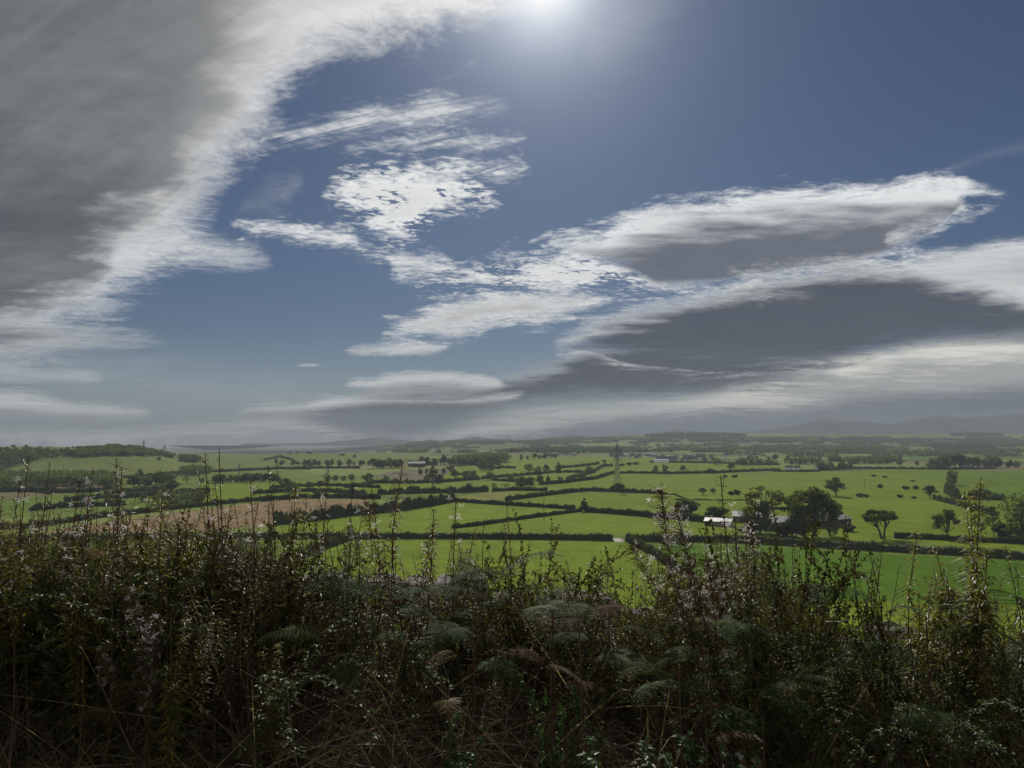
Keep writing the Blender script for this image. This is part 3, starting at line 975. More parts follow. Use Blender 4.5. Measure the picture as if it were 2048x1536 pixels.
# -- tree kinds, height 1, built once and copied
def make_tree(kind, seed, n_leaf, leaf):
    rng = np.random.default_rng(seed)
    tr, cr = MB(), MB()
    lob = []
    if kind == 'open':
        th, nl = 0.20, 34
        for _ in range(nl):
            a, e = rng.uniform(0, 6.28), rng.uniform(-0.42, 1.0) * 1.45
            r = rng.uniform(0.62, 1.06)
            lob.append((np.array([math.cos(a) * math.cos(e) * 0.44 * r, math.sin(a) * math.cos(e) * 0.44 * r, 0.56 + math.sin(e) * 0.36 * r]), rng.uniform(0.06, 0.15), 0.62))
        for _ in range(6):
            lob.append((np.array([*rng.uniform(-0.2, 0.2, 2), rng.uniform(0.55, 0.8)]), 0.1, 0.8))
    elif kind == 'round':
        th, nl = 0.14, 46
        for _ in range(nl):
            d = rand_dirs(1, rng)[0]
            r = rng.uniform(0.45, 1.22) ** 0.6
            lob.append((np.array([d[0] * 0.36 * r, d[1] * 0.36 * r, 0.49 + d[2] * 0.38 * r]), rng.uniform(0.06, 0.17), 0.85))
        lob = [(c + np.array([0.07, -0.05, 0.0]) * math.sin(seed + 9 * c[2]), r, q) for c, r, q in lob]
    elif kind == 'tall':
        th, nl = 0.18, 34
        for _ in range(nl):
            z = rng.uniform(0.22, 0.93)
            w = 0.25 * math.sin(min(1.0, (z - 0.1) / 0.88) * math.pi) ** 0.6
            a = rng.uniform(0, 6.28)
            r = math.sqrt(rng.uniform(0.2, 1))
            lob.append((np.array([math.cos(a) * w * r, math.sin(a) * w * r, z]), rng.uniform(0.07, 0.11), 1.0))
    elif kind == 'bush':
        th, nl = 0.08, 26
        for _ in range(nl):
            d = rand_dirs(1, rng)[0]
            r = rng.uniform(0.5, 1.0) ** 0.5
            lob.append((np.array([d[0] * 0.5 * r, d[1] * 0.5 * r, 0.42 + d[2] * 0.36 * r]), rng.uniform(0.14, 0.22), 0.9))
    elif kind == 'twin':                       # two leaning stems under one flat crown
        th, nl = 0.36, 34
        for k in range(nl):
            s = 1 if k % 2 else -1
            a, e = rng.uniform(0, 6.28), rng.uniform(-0.2, 1.3)
            r = rng.uniform(0.7, 1.0)
            lob.append((np.array([s * 0.20 + math.cos(a) * math.cos(e) * 0.34 * r, math.sin(a) * math.cos(e) * 0.34 * r, 0.60 + math.sin(e) * 0.30 * r]), rng.uniform(0.08, 0.13), 0.6))
    elif kind == 'thin':                        # half-bare crown
        th, nl = 0.30, 24
        for _ in range(nl):
            a, e = rng.uniform(0, 6.28), rng.uniform(-0.3, 1.4)
            lob.append((np.array([math.cos(a) * math.cos(e) * 0.40, math.sin(a) * math.cos(e) * 0.40, 0.58 + math.sin(e) * 0.34]), rng.uniform(0.06, 0.10), 0.7))
    cone = kind == 'cone'
    if cone:
        th = 0.06
        for k in range(44):
            z = rng.uniform(0.05, 0.97)
            a, w = rng.uniform(0, 6.28), 0.26 * (1 - z) ** 0.75 + 0.02
            lob.append((np.array([math.cos(a) * w, math.sin(a) * w, z]), 0.05 + 0.07 * (1 - z), 0.9))
    tot = sum(r ** 2 for _, r, _ in lob)
    for c, r, flat in lob:
        k = max(4, int(n_leaf * r * r / tot))
        d = rand_dirs(k, rng)
        rr = rng.uniform(0.25, 1.0, k) ** 0.45
        C = c + d * (rr * r)[:, None] * np.array([1.15, 1.15, flat])
        cr.add(*leaf_quads(C, leaf, rng))
    # trunk and limbs
    if kind == 'twin':
        stems = [np.array([[s * 0.05, 0, 0], [s * 0.07, 0.01, th * 0.5], [s * 0.13, 0, th], [s * 0.2, 0, 0.72]]) for s in (-1, 1)]
    else:
        w = rng.uniform(-0.02, 0.02, 4)
        stems = [np.array([[0, 0, -0.03], [w[0], w[1], th * 0.55], [w[2], w[3], th], [w[0] * 2, w[1], 0.8 if not cone else 0.95]])]
    for st in stems:
        tr.add(*tube(st, [0.040, 0.030, 0.026, 0.008] if kind != 'bush' else [0.05, 0.04, 0.03, 0.01], 7))
    for q, (c, r, _) in enumerate(lob):
        if kind in ('round', 'bush') and q % 3 or cone:
            continue
        st = stems[0] if len(stems) == 1 else stems[q % 2 if c[0] * 1 == 0 else (1 if c[0] > 0 else 0)]
        base = st[2] * rng.uniform(0.85, 1.0) if rng.random() < 0.6 else st[2] * 0.5 + st[3] * 0.5
        mid = base * 0.45 + c * 0.55 + np.array([0, 0, -0.05]) + rng.normal(size=3) * 0.02
        tr.add(*tube([base, mid, c], [0.013, 0.008, 0.003], 5))
    return tr.mesh(kind + '_trunk', M_bark, True), cr.mesh(kind + '_crown', M_crown)


TREES = {}
for kd, nv in (('open', 5), ('round', 5), ('tall', 2), ('bush', 2), ('twin', 1), ('thin', 2), ('cone', 1)):
    TREES[kd] = [make_tree(kd, 40 + 7 * k + len(kd) * 3, {'open': 5200, 'twin': 5200, 'thin': 3000}.get(kd, 4200), {'thin': 0.015, 'bush': 0.05, 'tall': 0.021, 'cone': 0.03}.get(kd, 0.022)) for k in range(nv)]
SMALL = {}
for kd in ('open', 'round', 'tall', 'bush'):
    SMALL[kd] = []
    for k in range(3):
        tm, cm = make_tree(kd, 140 + 7 * k + len(kd), 420, {'bush': 0.13, 'tall': 0.06}.get(kd, 0.07))
        b = MB()
        for me, mi in ((cm, 0), (tm, 1)):
            v = np.empty(len(me.vertices) * 3, np.float32)
            me.vertices.foreach_get('co', v)
            f = np.array([p.vertices[:] for p in me.polygons])
            b.add(v.reshape(-1, 3), f, mi)
        SMALL[kd].append(b.mesh(kd + '_small', [M_crown, M_bark]))
CNT = {}


def tree(px, py, hpx, kind, label, wid=1.0, group=None, cat=None, rot=None, sink=0.0):
    """a tree whose foot is at the pixel (px, py) and which stands HPX pixels tall in the photograph"""
    p = g1(px, py)
    h = hpx / FPX * p[1]
    k = CNT[kind] = CNT.get(kind, -1) + 1
    tm, cm = TREES[kind][k % len(TREES[kind])]
    name = {'bush': 'bush', 'cone': 'conical_tree'}.get(kind, 'broadleaf_tree')
    e = empty(name, (p[0], p[1], p[2] - sink * h), rot if rot is not None else rnd.uniform(0, 6.28), label, cat or ('bush' if kind == 'bush' else 'tree'), group)
    sx = rnd.uniform(0.86, 1.14)
    e.scale = (h * wid * sx, h * wid / sx, h)
    e.rotation_euler = (rnd.uniform(-0.06, 0.06), rnd.uniform(-0.06, 0.06), e.rotation_euler.z)
    for nm, me in (('trunk', tm), ('crown', cm)):
        o = bpy.data.objects.new(nm, me)
        COL.objects.link(o)
        o.parent = e
    return e


def small_tree(p, h, kind, label, group, wid=1.0):
    k = CNT[kind] = CNT.get(kind, -1) + 1
    me = SMALL[kind][k % 3]
    o = bpy.data.objects.new('bush' if kind == 'bush' else 'broadleaf_tree', me)
    COL.objects.link(o)
    o.location = (p[0], p[1], p[2] - 0.02 * h)
    o.rotation_euler = (0, 0, rnd.uniform(0, 6.28))
    sx = rnd.uniform(0.82, 1.18)
    o.scale = (h * wid * sx, h * wid / sx, h)
    return tag(o, label, 'bush' if kind == 'bush' else 'tree', group)


# hedges of the near fields
hedge([(-60, 1083), (90, 1080), (200, 1079), (330, 1078), (460, 1077), (563, 1077), (705, 1077), (850, 1077), (1020, 1078), (1226, 1081)], 3.9, 3.2,
      'long thick clipped hedge along the top of the bright near field, ending at gate', rag=0.18)
hedge([(1251, 1082), (1340, 1083), (1420, 1083), (1500, 1086), (1600, 1092), (1700, 1098), (1800, 1104), (1900, 1109), (2060, 1120), (2200, 1130)], 4.2, 4.0,
      'thick dark hedge right of the gate, sloping past the farm along the dark green field', rag=0.3, lumps=0.15)
hedge([(1788, 1076), (1850, 1078), (1930, 1082), (2048, 1088), (2200, 1096)], 3.2, 3.0, 'shorter hedge behind the thick roadside hedge, under the lone oaks on the right', rag=0.3)
hedge([(1256, 1082), (1275, 1092), (1300, 1106), (1322, 1121), (1345, 1135), (1375, 1152)], 3.6, 4.4, 'bushy hedge running from the gate towards the viewer between two fields', rag=0.45)
hedge([(705, 1078), (660, 1094), (610, 1114), (560, 1138), (500, 1165)], 5.0, 4.5, 'dark brownish hedge running down to the left from the long near hedge', rag=0.4)
hedge([(552, 1049), (620, 1042), (700, 1031), (800, 1021), (860, 1012), (905, 1003)], 8.0, 6.5, 'tall overgrown hedge of dark bushes below the brown stubble field', rag=0.5, lumps=0.12)
hedge([(905, 1003), (960, 1007), (1020, 1011), (1090, 1015), (1150, 1019)], 3.4, 3.0, 'hedge falling to the right from the tall bushes towards the conical tree', rag=0.4)
hedge([(905, 1057), (960, 1051), (1020, 1042), (1100, 1031), (1163, 1023)], 2.8, 2.6, 'thin hedge rising to the right towards the conical tree between two bright fields', rag=0.3)
hedge([(1172, 1024), (1230, 1028), (1290, 1033), (1355, 1039), (1420, 1045)], 4.2, 3.8, 'dark hedge running from the conical tree down to the white roofed shed', rag=0.3)
hedge([(1012, 1001), (1060, 995), (1100, 990), (1140, 985), (1178, 982), (1240, 984), (1280, 986), (1325, 988)], 4.0, 3.6,
      'humped hedge curving over the rise below the big pylon', rag=0.4)
hedge([(1080, 970), (1130, 966), (1193, 958), (1215, 951), (1228, 947)], 4.4, 4.0, 'dark hedge climbing to the foot of the big pylon from the left', rag=0.35)
hedge([(1240, 947), (1340, 948), (1430, 946), (1500, 943), (1560, 941)], 4.0, 3.6, 'straight dark hedge from the big pylon to the right under two round trees', rag=0.3)
hedge([(1545, 943), (1612, 944), (1640, 943)], 3.6, 3.6, 'short hedge in front of the white cottages', rag=0.3)
hedge([(1640, 941), (1700, 938), (1800, 938), (1900, 939), (1990, 938)], 4.0, 4.0, 'hedge along the far side of the big right hand pasture', rag=0.4)
hedge([(1134, 959), (1165, 952), (1198, 938), (1205, 933), (1225, 932)], 4.2, 4.0, 'bent hedge left of the big pylon with small round bushes', rag=0.4)
hedge([(1112, 945), (1150, 945), (1190, 946)], 4.0, 4.0, 'short level hedge left of the pylon hedge', rag=0.4)
hedge([(1118, 936), (1150, 934), (1175, 931), (1198, 928)], 4.0, 4.0, 'hedge on the swell left of the pylon top', rag=0.4)
hedge([(1400, 1012), (1350, 990), (1325, 988)], 1.4, 1.6, 'low thin hedge right of the humped hedge', rag=0.5)
hedge([(1868, 999), (1895, 1006), (1930, 1015), (1960, 1023), (1990, 1032)], 4.0, 3.6, 'ragged hedge running down right from the lone pasture tree', rag=0.6)
hedge([(1892, 985), (1904, 992), (1915, 998)], 9.0, 6.0, 'column of tall bushes under the big tree at the corner of the pasture', rag=0.6)
hedge([(1915, 998), (1960, 999), (2010, 1001)], 4.0, 5.0, 'clump of low bushes along the ruled field edge at right', rag=0.7, lumps=0.7)
hedge([(1350, 1000), (1440, 1001), (1500, 1001)], 1.0, 1.0, 'very low broken hedge bank in the olive pasture', rag=0.8)
hedge([(1532, 1019), (1600, 1019), (1640, 1018)], 2.2, 2.0, 'short dark hedge behind the farm trees', rag=0.3)
# middle distance, left
hedge([(-60, 1062), (60, 1056), (130, 1046), (220, 1033), (300, 1025), (400, 1013), (522, 1001)], 4.2, 4.0, 'hedge along the upper edge of the stubble field on the left', rag=0.4)
hedge([(523, 1003), (600, 997), (680, 996), (760, 998)], 4.6, 4.2, 'dark hedge above the right half of the stubble field', rag=0.25)
hedge([(755, 990), (830, 987), (910, 986), (976, 983)], 6.0, 5.0, 'thick hedge with bushes above the tall dark hedge', rag=0.5, lumps=0.4)
hedge([(985, 983), (1030, 981), (1095, 982)], 3.6, 3.4, 'hedge continuing right from the thick bushy hedge', rag=0.4)
hedge([(505, 988), (560, 985), (620, 983), (660, 984), (730, 989)], 4.2, 4.0, 'hedge beneath the cluster of oaks left of centre', rag=0.4)
hedge([(540, 978), (580, 974), (640, 971), (720, 974), (760, 976)], 3.6, 3.4, 'thin hedge curving behind the cluster of oaks', rag=0.4)
hedge([(690, 976), (725, 972), (750, 966), (820, 967), (880, 965), (960, 959)], 4.2, 4.0, 'hedge under the row of round trees in the middle of the valley', rag=0.5)
hedge([(963, 958), (1010, 954), (1060, 950), (1110, 945)], 4.0, 4.0, 'hedge rising to the right above the group of dark oaks', rag=0.4)
hedge([(985, 961), (1020, 963), (1060, 967)], 3.4, 3.4, 'short hedge left of the group of dark oaks', rag=0.4)
hedge([(440, 944), (500, 941), (560, 938), (620, 939)], 4.0, 4.0, 'curving hedge below the round hill', group=None, rag=0.3)
hedge([(590, 937), (660, 937), (720, 937)], 4.2, 4.0, 'level hedge at the foot of the round hill', rag=0.3)
hedge([(528, 921), (560, 914), (585, 920), (598, 929)], 3.6, 4.0, 'arched hedge bank over the left flank of the round hill', rag=0.3)
hedge([(220, 958), (300, 953), (370, 946), (460, 942), (520, 940)], 4.0, 4.0, 'hedge along the foot of the long hill', rag=0.3)
hedge([(210, 990), (280, 984), (350, 976)], 4.4, 4.2, 'upper of two parallel hedges on the left behind the tall weeds', rag=0.4)
hedge([(130, 1004), (200, 997), (270, 995), (330, 988), (420, 984)], 4.6, 4.4, 'lower of two parallel hedges on the left behind the tall weeds', rag=0.5)
hedge([(60, 1022), (140, 1014), (210, 1012), (250, 1010)], 4.6, 4.4, 'hedge lower left in front of the parallel hedges', rag=0.5)
hedge([(-40, 984), (60, 983), (110, 986), (200, 984)], 5.0, 5.0, 'hedge at the far left under the dark plantation', rag=0.5)
hedge([(985, 927), (1000, 931), (1003, 936), (1030, 937)], 4.0, 4.0, 'curved lane hedge on the swell before the village', rag=0.3)
hedge([(923, 925), (945, 929), (965, 934), (1000, 938)], 4.6, 4.6, 'hedge winding down from the wood on the swell', rag=0.3)
hedge([(1300, 925), (1400, 926), (1500, 929), (1560, 930)], 3.8, 3.8, 'far hedge before the village right of the pylon', rag=0.4)

# named trees of the near and middle distance
T = tree
T(1168, 1023, 27, 'cone', 'small dark conical tree where three hedges meet', wid=1.05)
T(1530, 1062, 92, 'thin', 'tall thin crowned ash rising behind the left farm buildings', wid=0.98)
T(1520, 1066, 70, 'round', 'dense dark tree close to the farm buildings, below the tall ash', wid=0.95)
T(1628, 1072, 100, 'open', 'largest farm tree with a spreading flat topped crown', wid=0.98)
T(1608, 1075, 74, 'round', 'dense ivy dark tree filling the front of the farmyard', wid=1.05)
T(1660, 1072, 58, 'round', 'dark rounded tree at the right end of the barn', wid=0.9)
T(1568, 1072, 30, 'bush', 'low bush in front of the open barn', wid=1.3)
T(1672, 992, 38, 'open', 'spreading oak standing alone just above the farm trees', wid=1.1)
T(1766, 1077, 62, 'twin', 'twin stemmed oak with a flat crown right of the farm', wid=1.05, rot=0.2)
T(1895, 1076, 58, 'open', 'slender open oak with a bare trunk between twin oak and frame edge', wid=0.92)
T(2045, 1076, 88, 'round', 'big dark tree cut by the right edge of the photo', wid=0.95)
T(1988, 1074, 62, 'thin', 'nearly bare pole-like tree beside the big dark tree on the right', wid=0.45)
T(1962, 1076, 52, 'thin', 'thin leafed small tree behind the tall weeds on the right', wid=0.7)
T(2008, 1072, 30, 'bush', 'low scrub under the big dark tree on the right', wid=1.1)
T(1373, 1028, 34, 'bush', 'big dark round bush left of the white roofed shed', wid=1.2)
T(1430, 1033, 25, 'bush', 'rounded grey green bush behind the white roofed shed', wid=1.5)
T(1236, 981, 16, 'bush', 'dark thicket at the foot of the big pylon', wid=1.5)
T(1312, 946, 17, 'round', 'left of two round trees on the straight hedge right of the pylon', wid=0.8)
T(1331, 946, 19, 'round', 'right of two round trees on the straight hedge right of the pylon', wid=0.75)
T(1367, 944, 13, 'open', 'small lone tree on the field behind the straight hedge', wid=1.2)
T(1422, 946, 11, 'bush', 'round bush standing in the straight hedge', wid=1.5)
T(1462, 942, 17, 'open', 'small pale tree on the skyline side of the straight hedge', wid=0.9)
T(1450, 955, 6, 'bush', 'left of two small bushes under the straight hedge', wid=1.3)
T(1470, 955, 7, 'bush', 'right of two small bushes under the straight hedge', wid=1.5)
T(1406, 990, 15, 'open', 'little thorn tree in the olive pasture above the farm', wid=1.1)
T(1427, 988, 12, 'open', 'faint little thorn tree right of its twin in the olive pasture', wid=1.0)
T(1462, 990, 9, 'bush', 'left of two low bushes in the olive pasture', wid=1.2)
T(1474, 989, 12, 'bush', 'right and taller of two low bushes in the olive pasture', wid=1.0)
T(1905, 970, 32, 'round', 'tall leafy tree on the corner of the ruled field', wid=0.9)
T(1860, 997, 27, 'open', 'lone open tree at the pasture edge left of the ragged hedge', wid=1.1)
T(1760, 976, 9, 'bush', 'single bush in the middle of the big pasture', wid=1.1)
T(1811, 979, 9, 'bush', 'left of a pair of bushes right of the single pasture bush', wid=1.2)
T(1832, 979, 9, 'bush', 'right of a pair of bushes right of the single pasture bush', wid=1.2)
T(1722, 994, 9, 'bush', 'larger of two bushes close together above the twin oak', wid=1.5)
T(1733, 994, 6, 'bush', 'smaller of two bushes close together above the twin oak', wid=1.3)
T(1800, 995, 8, 'bush', 'bush in the pasture above the slender oak', wid=1.3)
T(1828, 997, 5, 'bush', 'flat little bush left of the lone open tree', wid=1.8)
T(1748, 953, 5, 'bush', 'left of three tiny bushes along the far pasture', wid=1.8)
T(1770, 955, 4, 'bush', 'middle of three tiny bushes along the far pasture', wid=2.4)
T(1826, 963, 3.5, 'bush', 'right of three tiny bushes along the far pasture', wid=2.6)
T(1952, 999, 21, 'bush', 'grey round bush at the ruled field edge', wid=1.0)
# oak group in the middle
T(1022, 963, 14, 'round', 'low round oak left of the dark oak group', wid=1.2)
T(1042, 974, 26, 'round', 'widest dark oak of the group in mid valley', wid=1.35)
T(1060, 973, 22, 'round', 'oak pressed against the widest dark oak', wid=1.1)
T(1079, 968, 21, 'tall', 'upright dark tree right of the dark oak group', wid=1.2)
T(1097, 967, 16, 'cone', 'pointed small tree right of the upright dark tree', wid=1.2)
T(1120, 965, 14, 'round', 'rounded tree by itself below the bent hedge', wid=1.0)
T(1058, 943, 17, 'round', 'round tree high on the swell, left of four', wid=1.1)
T(1076, 949, 18, 'round', 'second round tree high on the swell', wid=0.9)
T(1091, 946, 17, 'open', 'loose tree between the round trees on the swell', wid=0.9)
T(1116, 945, 20, 'tall', 'tallest tree at the right end of the swell group', wid=1.1)
T(1178, 948, 19, 'round', 'dark round tree on the hedge corner left of the pylon', wid=1.0)
T(1146, 957, 8, 'bush', 'left of two small round bushes on the bent hedge', wid=1.1)
T(1164, 957, 9, 'bush', 'right of two small round bushes on the bent hedge', wid=1.1)
T(1209, 927, 8, 'open', 'small tree on the crest left of the pylon', wid=1.3)
T(1243, 932, 6, 'bush', 'left of three bushes behind the pylon', wid=1.6)
T(1258, 930, 6, 'bush', 'middle of three bushes behind the pylon', wid=1.8)
T(1272, 929, 6, 'bush', 'right of three bushes behind the pylon', wid=1.6)
T(967, 941, 24, 'round', 'broad dark tree on the winding hedge below the wood', wid=1.05)
T(980, 943, 18, 'round', 'right half of the broad tree group on the winding hedge', wid=1.2)
T(980, 959, 16, 'round', 'single dome shaped tree below the winding hedge', wid=1.2)
T(988, 982, 16, 'thin', 'pale sparse tree in the field left of the oak group', wid=1.0)
T(1012, 978, 12, 'thin', 'second pale sparse tree beside the oak group', wid=1.2)
# cluster of oaks left of centre and the row of round trees
T(571, 978, 23, 'open', 'left oak of the cluster above the stubble field', wid=1.25)
T(590, 975, 12, 'cone', 'small pointed tree behind the oak cluster', wid=1.1)
T(585, 992, 29, 'round', 'front oak of the cluster, lowest above the stubble field', wid=1.2)
T(618, 980, 17, 'open', 'open oak right of the cluster', wid=1.25)
T(640, 977, 16, 'open', 'wide oak next to the open oak right of the cluster', wid=1.3)
T(637, 990, 11, 'bush', 'dark bush on the hedge right of the oak cluster', wid=1.6)
T(706, 989, 14, 'open', 'low spreading tree on the hedge above the stubble field', wid=1.6)
T(655, 963, 17, 'round', 'leftmost tree of the mid valley row of round trees', wid=1.1)
T(671, 962, 14, 'round', 'second tree of the mid valley row of round trees', wid=1.1)
T(686, 962, 12, 'round', 'third and lowest tree of the mid valley row', wid=1.2)
T(703, 962, 15, 'round', 'fourth tree of the mid valley row of round trees', wid=1.1)
T(735, 966, 21, 'round', 'big round tree by itself right of the mid valley row', wid=1.15)
T(772, 966, 16, 'round', 'round tree midway between the big round tree and the tall copse', wid=1.0)
T(792, 966, 11, 'tall', 'small narrow tree left of the tall copse', wid=1.4)
T(813, 966, 10, 'tall', 'smallest narrow tree beside the copse hedge', wid=1.4)
T(864, 962, 30, 'tall', 'tallest tree of the mid valley copse', wid=0.9)
T(854, 963, 15, 'round', 'rounded tree at the left foot of the copse', wid=1.0)
T(880, 966, 18, 'open', 'spreading tree at the foot of the copse', wid=1.2)
T(910, 959, 20, 'open', 'loose leafed tree right of the tallest copse tree', wid=1.1)
T(932, 959, 20, 'round', 'dense tree at the right end of the copse', wid=1.2)
T(945, 957, 18, 'round', 'last round tree of the copse towards the swell', wid=1.2)
T(842, 950, 12, 'tall', 'thin far tree behind the copse at left', wid=0.9)
T(901, 944, 15, 'round', 'rounded tree behind the copse', wid=1.2)
# left, around the weeds
T(277, 963, 26, 'tall', 'tall dark tree above the weeds, left of a dark wood edge', wid=1.0)
T(345, 985, 27, 'open', 'oak at the right end of the dark wood edge', wid=1.0)
T(322, 953, 13, 'round', 'oval tree at the foot of the long hill', wid=0.9)
T(299, 953, 9, 'bush', 'pale bush left of the oval tree on the long hill', wid=1.2)
T(355, 951, 7, 'round', 'tiny round tree right of the oval tree on the long hill', wid=1.0)
T(374, 968, 16, 'thin', 'pale thin tree below the dark hill copse', wid=1.0)
T(404, 966, 12, 'round', 'small dark tree right of the pale thin tree', wid=1.0)
T(318, 921, 9, 'round', 'dark bush on the upper slope of the long hill', wid=1.2)
T(285, 1004, 17, 'round', 'tree on the parallel hedges behind the weeds', wid=1.2)
T(215, 1000, 14, 'round', 'tree at the left end of the parallel hedges', wid=1.3)
T(26, 896, 7, 'open', 'leftmost lone tree on the skyline of the long hill', wid=1.4)
T(52, 897, 8, 'open', 'lone tree on the hill skyline, second from left', wid=1.0)
T(80, 897, 5, 'open', 'small lone tree on the hill skyline, third from left', wid=1.0)
T(580, 908, 5, 'round', 'left clump tree on top of the round hill', wid=1.3)
T(594, 907, 5, 'round', 'right clump tree on top of the round hill', wid=1.3)
T(615, 907, 4, 'bush', 'left of two bushes on top of the round hill', wid=1.4)
T(622, 907, 4, 'bush', 'right of two bushes on top of the round hill', wid=1.4)
T(709, 916, 9, 'round', 'tree on the right shoulder of the round hill', wid=0.9)
T(684, 911, 4, 'bush', 'low bushes on the right crest of the round hill', wid=2.6)


def row(pts, n, h, label, group, kinds=('round', 'round', 'open', 'tall'), wid=(0.9, 1.3), jit=2.0):
    """small trees standing in a line through pixels"""
    P = G([p[0] for p in pts], [p[1] for p in pts])
    t = np.linspace(0, len(P) - 1, n)
    for q in t:
        q = min(max(q + rnd.uniform(-0.35, 0.35) * (len(P) - 1) / n, 0), len(P) - 1.001)
        i = int(q)
        p = P[i] * (1 - (q - i)) + P[i + 1] * (q - i)
        x, y = p[0] + rnd.uniform(-jit, jit), p[1] + rnd.uniform(-jit, jit) * 2
        small_tree((x, y, float(hgt(x, y))), rnd.uniform(*h), rnd.choice(kinds), label, group, rnd.uniform(*wid))


row([(425, 966), (500, 964), (555, 963)], 14, (10, 14), 'dark tree in the long row left of the oak cluster', 'trees in the long row left of the oak cluster', jit=1.0)
row([(265, 976), (300, 971), (345, 967)], 9, (11, 16), 'dark tree along the wood edge above the weeds on the left', 'trees along the wood edge on the left')
row([(548, 930), (600, 931), (655, 933), (700, 930)], 9, (9, 14), 'small tree along the foot of the round hill', 'trees along the foot of the round hill')
row([(620, 934), (632, 933), (660, 934)], 3, (12, 15), 'tree beside the faint pylon below the round hill', 'trees beside the faint pylon')
row([(700, 932), (750, 931), (800, 930), (860, 931)], 16, (7, 12), 'tree in the broken row before the far farms', 'trees in the broken row before the far farms')
row([(745, 937), (775, 936), (800, 935)], 6, (14, 20), 'tall tree of the far copse left of centre', 'trees of the far copse left of centre')
row([(845, 931), (880, 930), (905, 928)], 7, (12, 20), 'tall tree beside the long white sheds', 'trees beside the long white sheds')
row([(838, 950), (870, 950), (890, 950)], 6, (8, 12), 'spindly young tree of the mid valley plantation', 'young trees of the mid valley plantation', kinds=('tall',), wid=(0.5, 0.8))
row([(1045, 921), (1080, 918), (1110, 916)], 7, (10, 15), 'tree on the swell skyline before the village', 'trees on the swell skyline')
row([(1500, 921), (1600, 922), (1700, 921), (1800, 922)], 18, (9, 15), 'tree in the long belt right of the village', 'trees in the long belt right of the village')
row([(1640, 941), (1670, 941), (1700, 940)], 6, (11, 17), 'tree around the white cottages', 'trees around the white cottages')
row([(1760, 930), (1860, 932), (1880, 932)], 6, (9, 14), 'tree in the low belt left of the big far oaks', 'trees in the low belt left of the big far oaks')
row([(1868, 938), (1890, 936), (1915, 936), (1940, 936)], 8, (20, 27), 'broad oak of the big far group on the right', 'oaks of the big far group on the right', kinds=('round', 'open'), wid=(1.0, 1.25), jit=5)
row([(1955, 934), (1975, 935), (1995, 936)], 4, (16, 24), 'oak right of the big far group', 'oaks right of the big far group', kinds=('round',), wid=(1.0, 1.2))
row([(2010, 935), (2050, 936)], 4, (12, 17), 'tree at the far right before the haze', 'trees at the far right before the haze')
row([(1960, 985), (1990, 998)], 4, (5, 8), 'scrub bush by the ruled field', 'scrub bushes by the ruled field', kinds=('bush',))
row([(1655, 906), (1750, 908), (1850, 907), (2000, 906)], 14, (11, 17), 'hazy tree between the far right pastures', 'hazy trees between the far right pastures')
row([(1130, 903), (1200, 905), (1260, 906), (1340, 904)], 12, (11, 17), 'hazy tree behind the village', 'hazy trees behind the village')

# woods that read as one mass
M_wood = M_crown


def wood(poly, n, h, label, seed, seedsz=1.0):
    """crowns filling an area of ground given in pixels"""
    rng = np.random.default_rng(seed)
    xs, ys = [p[0] for p in poly], [p[1] for p in poly]
    b = MB()
    k = 0
    C = []
    while k < n:
        qx, qy = rng.uniform(min(xs), max(xs), 400), rng.uniform(min(ys), max(ys), 400)
        ok = in_poly(qx, qy, poly)
        P = G(qx[ok], qy[ok])
        for p in P:
            if k < n and p[1] < 12000:
                C.append(p)
                k += 1
    for p in C:
        hh = rng.uniform(*h)
        w = hh * rng.uniform(0.40, 0.65)
        m = 60
        d = rand_dirs(m, rng)
        q = np.array([p[0], p[1], p[2] + hh * 0.60]) + d * (rng.uniform(0.7, 1.0, m)[:, None]) * np.array([w, w, hh * 0.42])
        b.add(*leaf_quads(q, max(hh * 0.10, p[1] * 0.0010), rng))
        b.add(*tube([(p[0], p[1], p[2] - 0.5), (p[0], p[1], p[2] + hh * 0.6)], [0.3, 0.15], 4), 1)
    o = b.obj('woodland', [M_wood, M_bark])
    return tag(o, label, 'woodland', None, 'stuff')


wood([(-120, 902), (0, 902), (60, 901), (130, 907), (190, 908), (120, 914), (60, 926), (0, 944), (-120, 960)], 420, (7, 10),
     'dark wood covering the left flank of the long hill', 1)
wood([(128, 907), (190, 903), (215, 896), (260, 896), (290, 899), (330, 911), (345, 914), (300, 913), (230, 912), (150, 915)], 380, (7, 10),
     'dark wood along the top of the long hill', 2)
wood([(130, 897), (170, 896), (215, 895), (190, 897)], 50, (3, 5), 'low line of trees on the skyline left of the hilltop wood', 3)
wood([(330, 911), (352, 916), (345, 917), (330, 914)], 16, (7, 10), 'scrub at the right end of the hilltop wood', 4)
wood([(360, 921), (398, 922), (392, 926), (362, 925)], 60, (10, 14), 'small dark wood on the right shoulder of the long hill', 5)
wood([(362, 949), (380, 943), (405, 942), (425, 947), (410, 951), (375, 952)], 70, (9, 13), 'dark copse in the dip at the foot of the long hill', 6)
wood([(-80, 962), (60, 957), (140, 957), (225, 960), (230, 972), (150, 974), (60, 975), (-80, 982)], 300, (10, 14), 'dark plantation below the long hill on the left', 7)
wood([(205, 978), (225, 968), (240, 970), (235, 982)], 26, (12, 16), 'dark trees joining plantation and parallel hedges', 8)
wood([(910, 928), (960, 922), (1010, 921), (1018, 924), (960, 929), (915, 932)], 110, (15, 20), 'dark wood on the crest of the swell before the village', 9)
wood([(300, 1010), (360, 1002), (420, 1000), (400, 1008), (340, 1015)], 36, (7, 11), 'scrubby trees above the stubble field behind the weeds', 10)


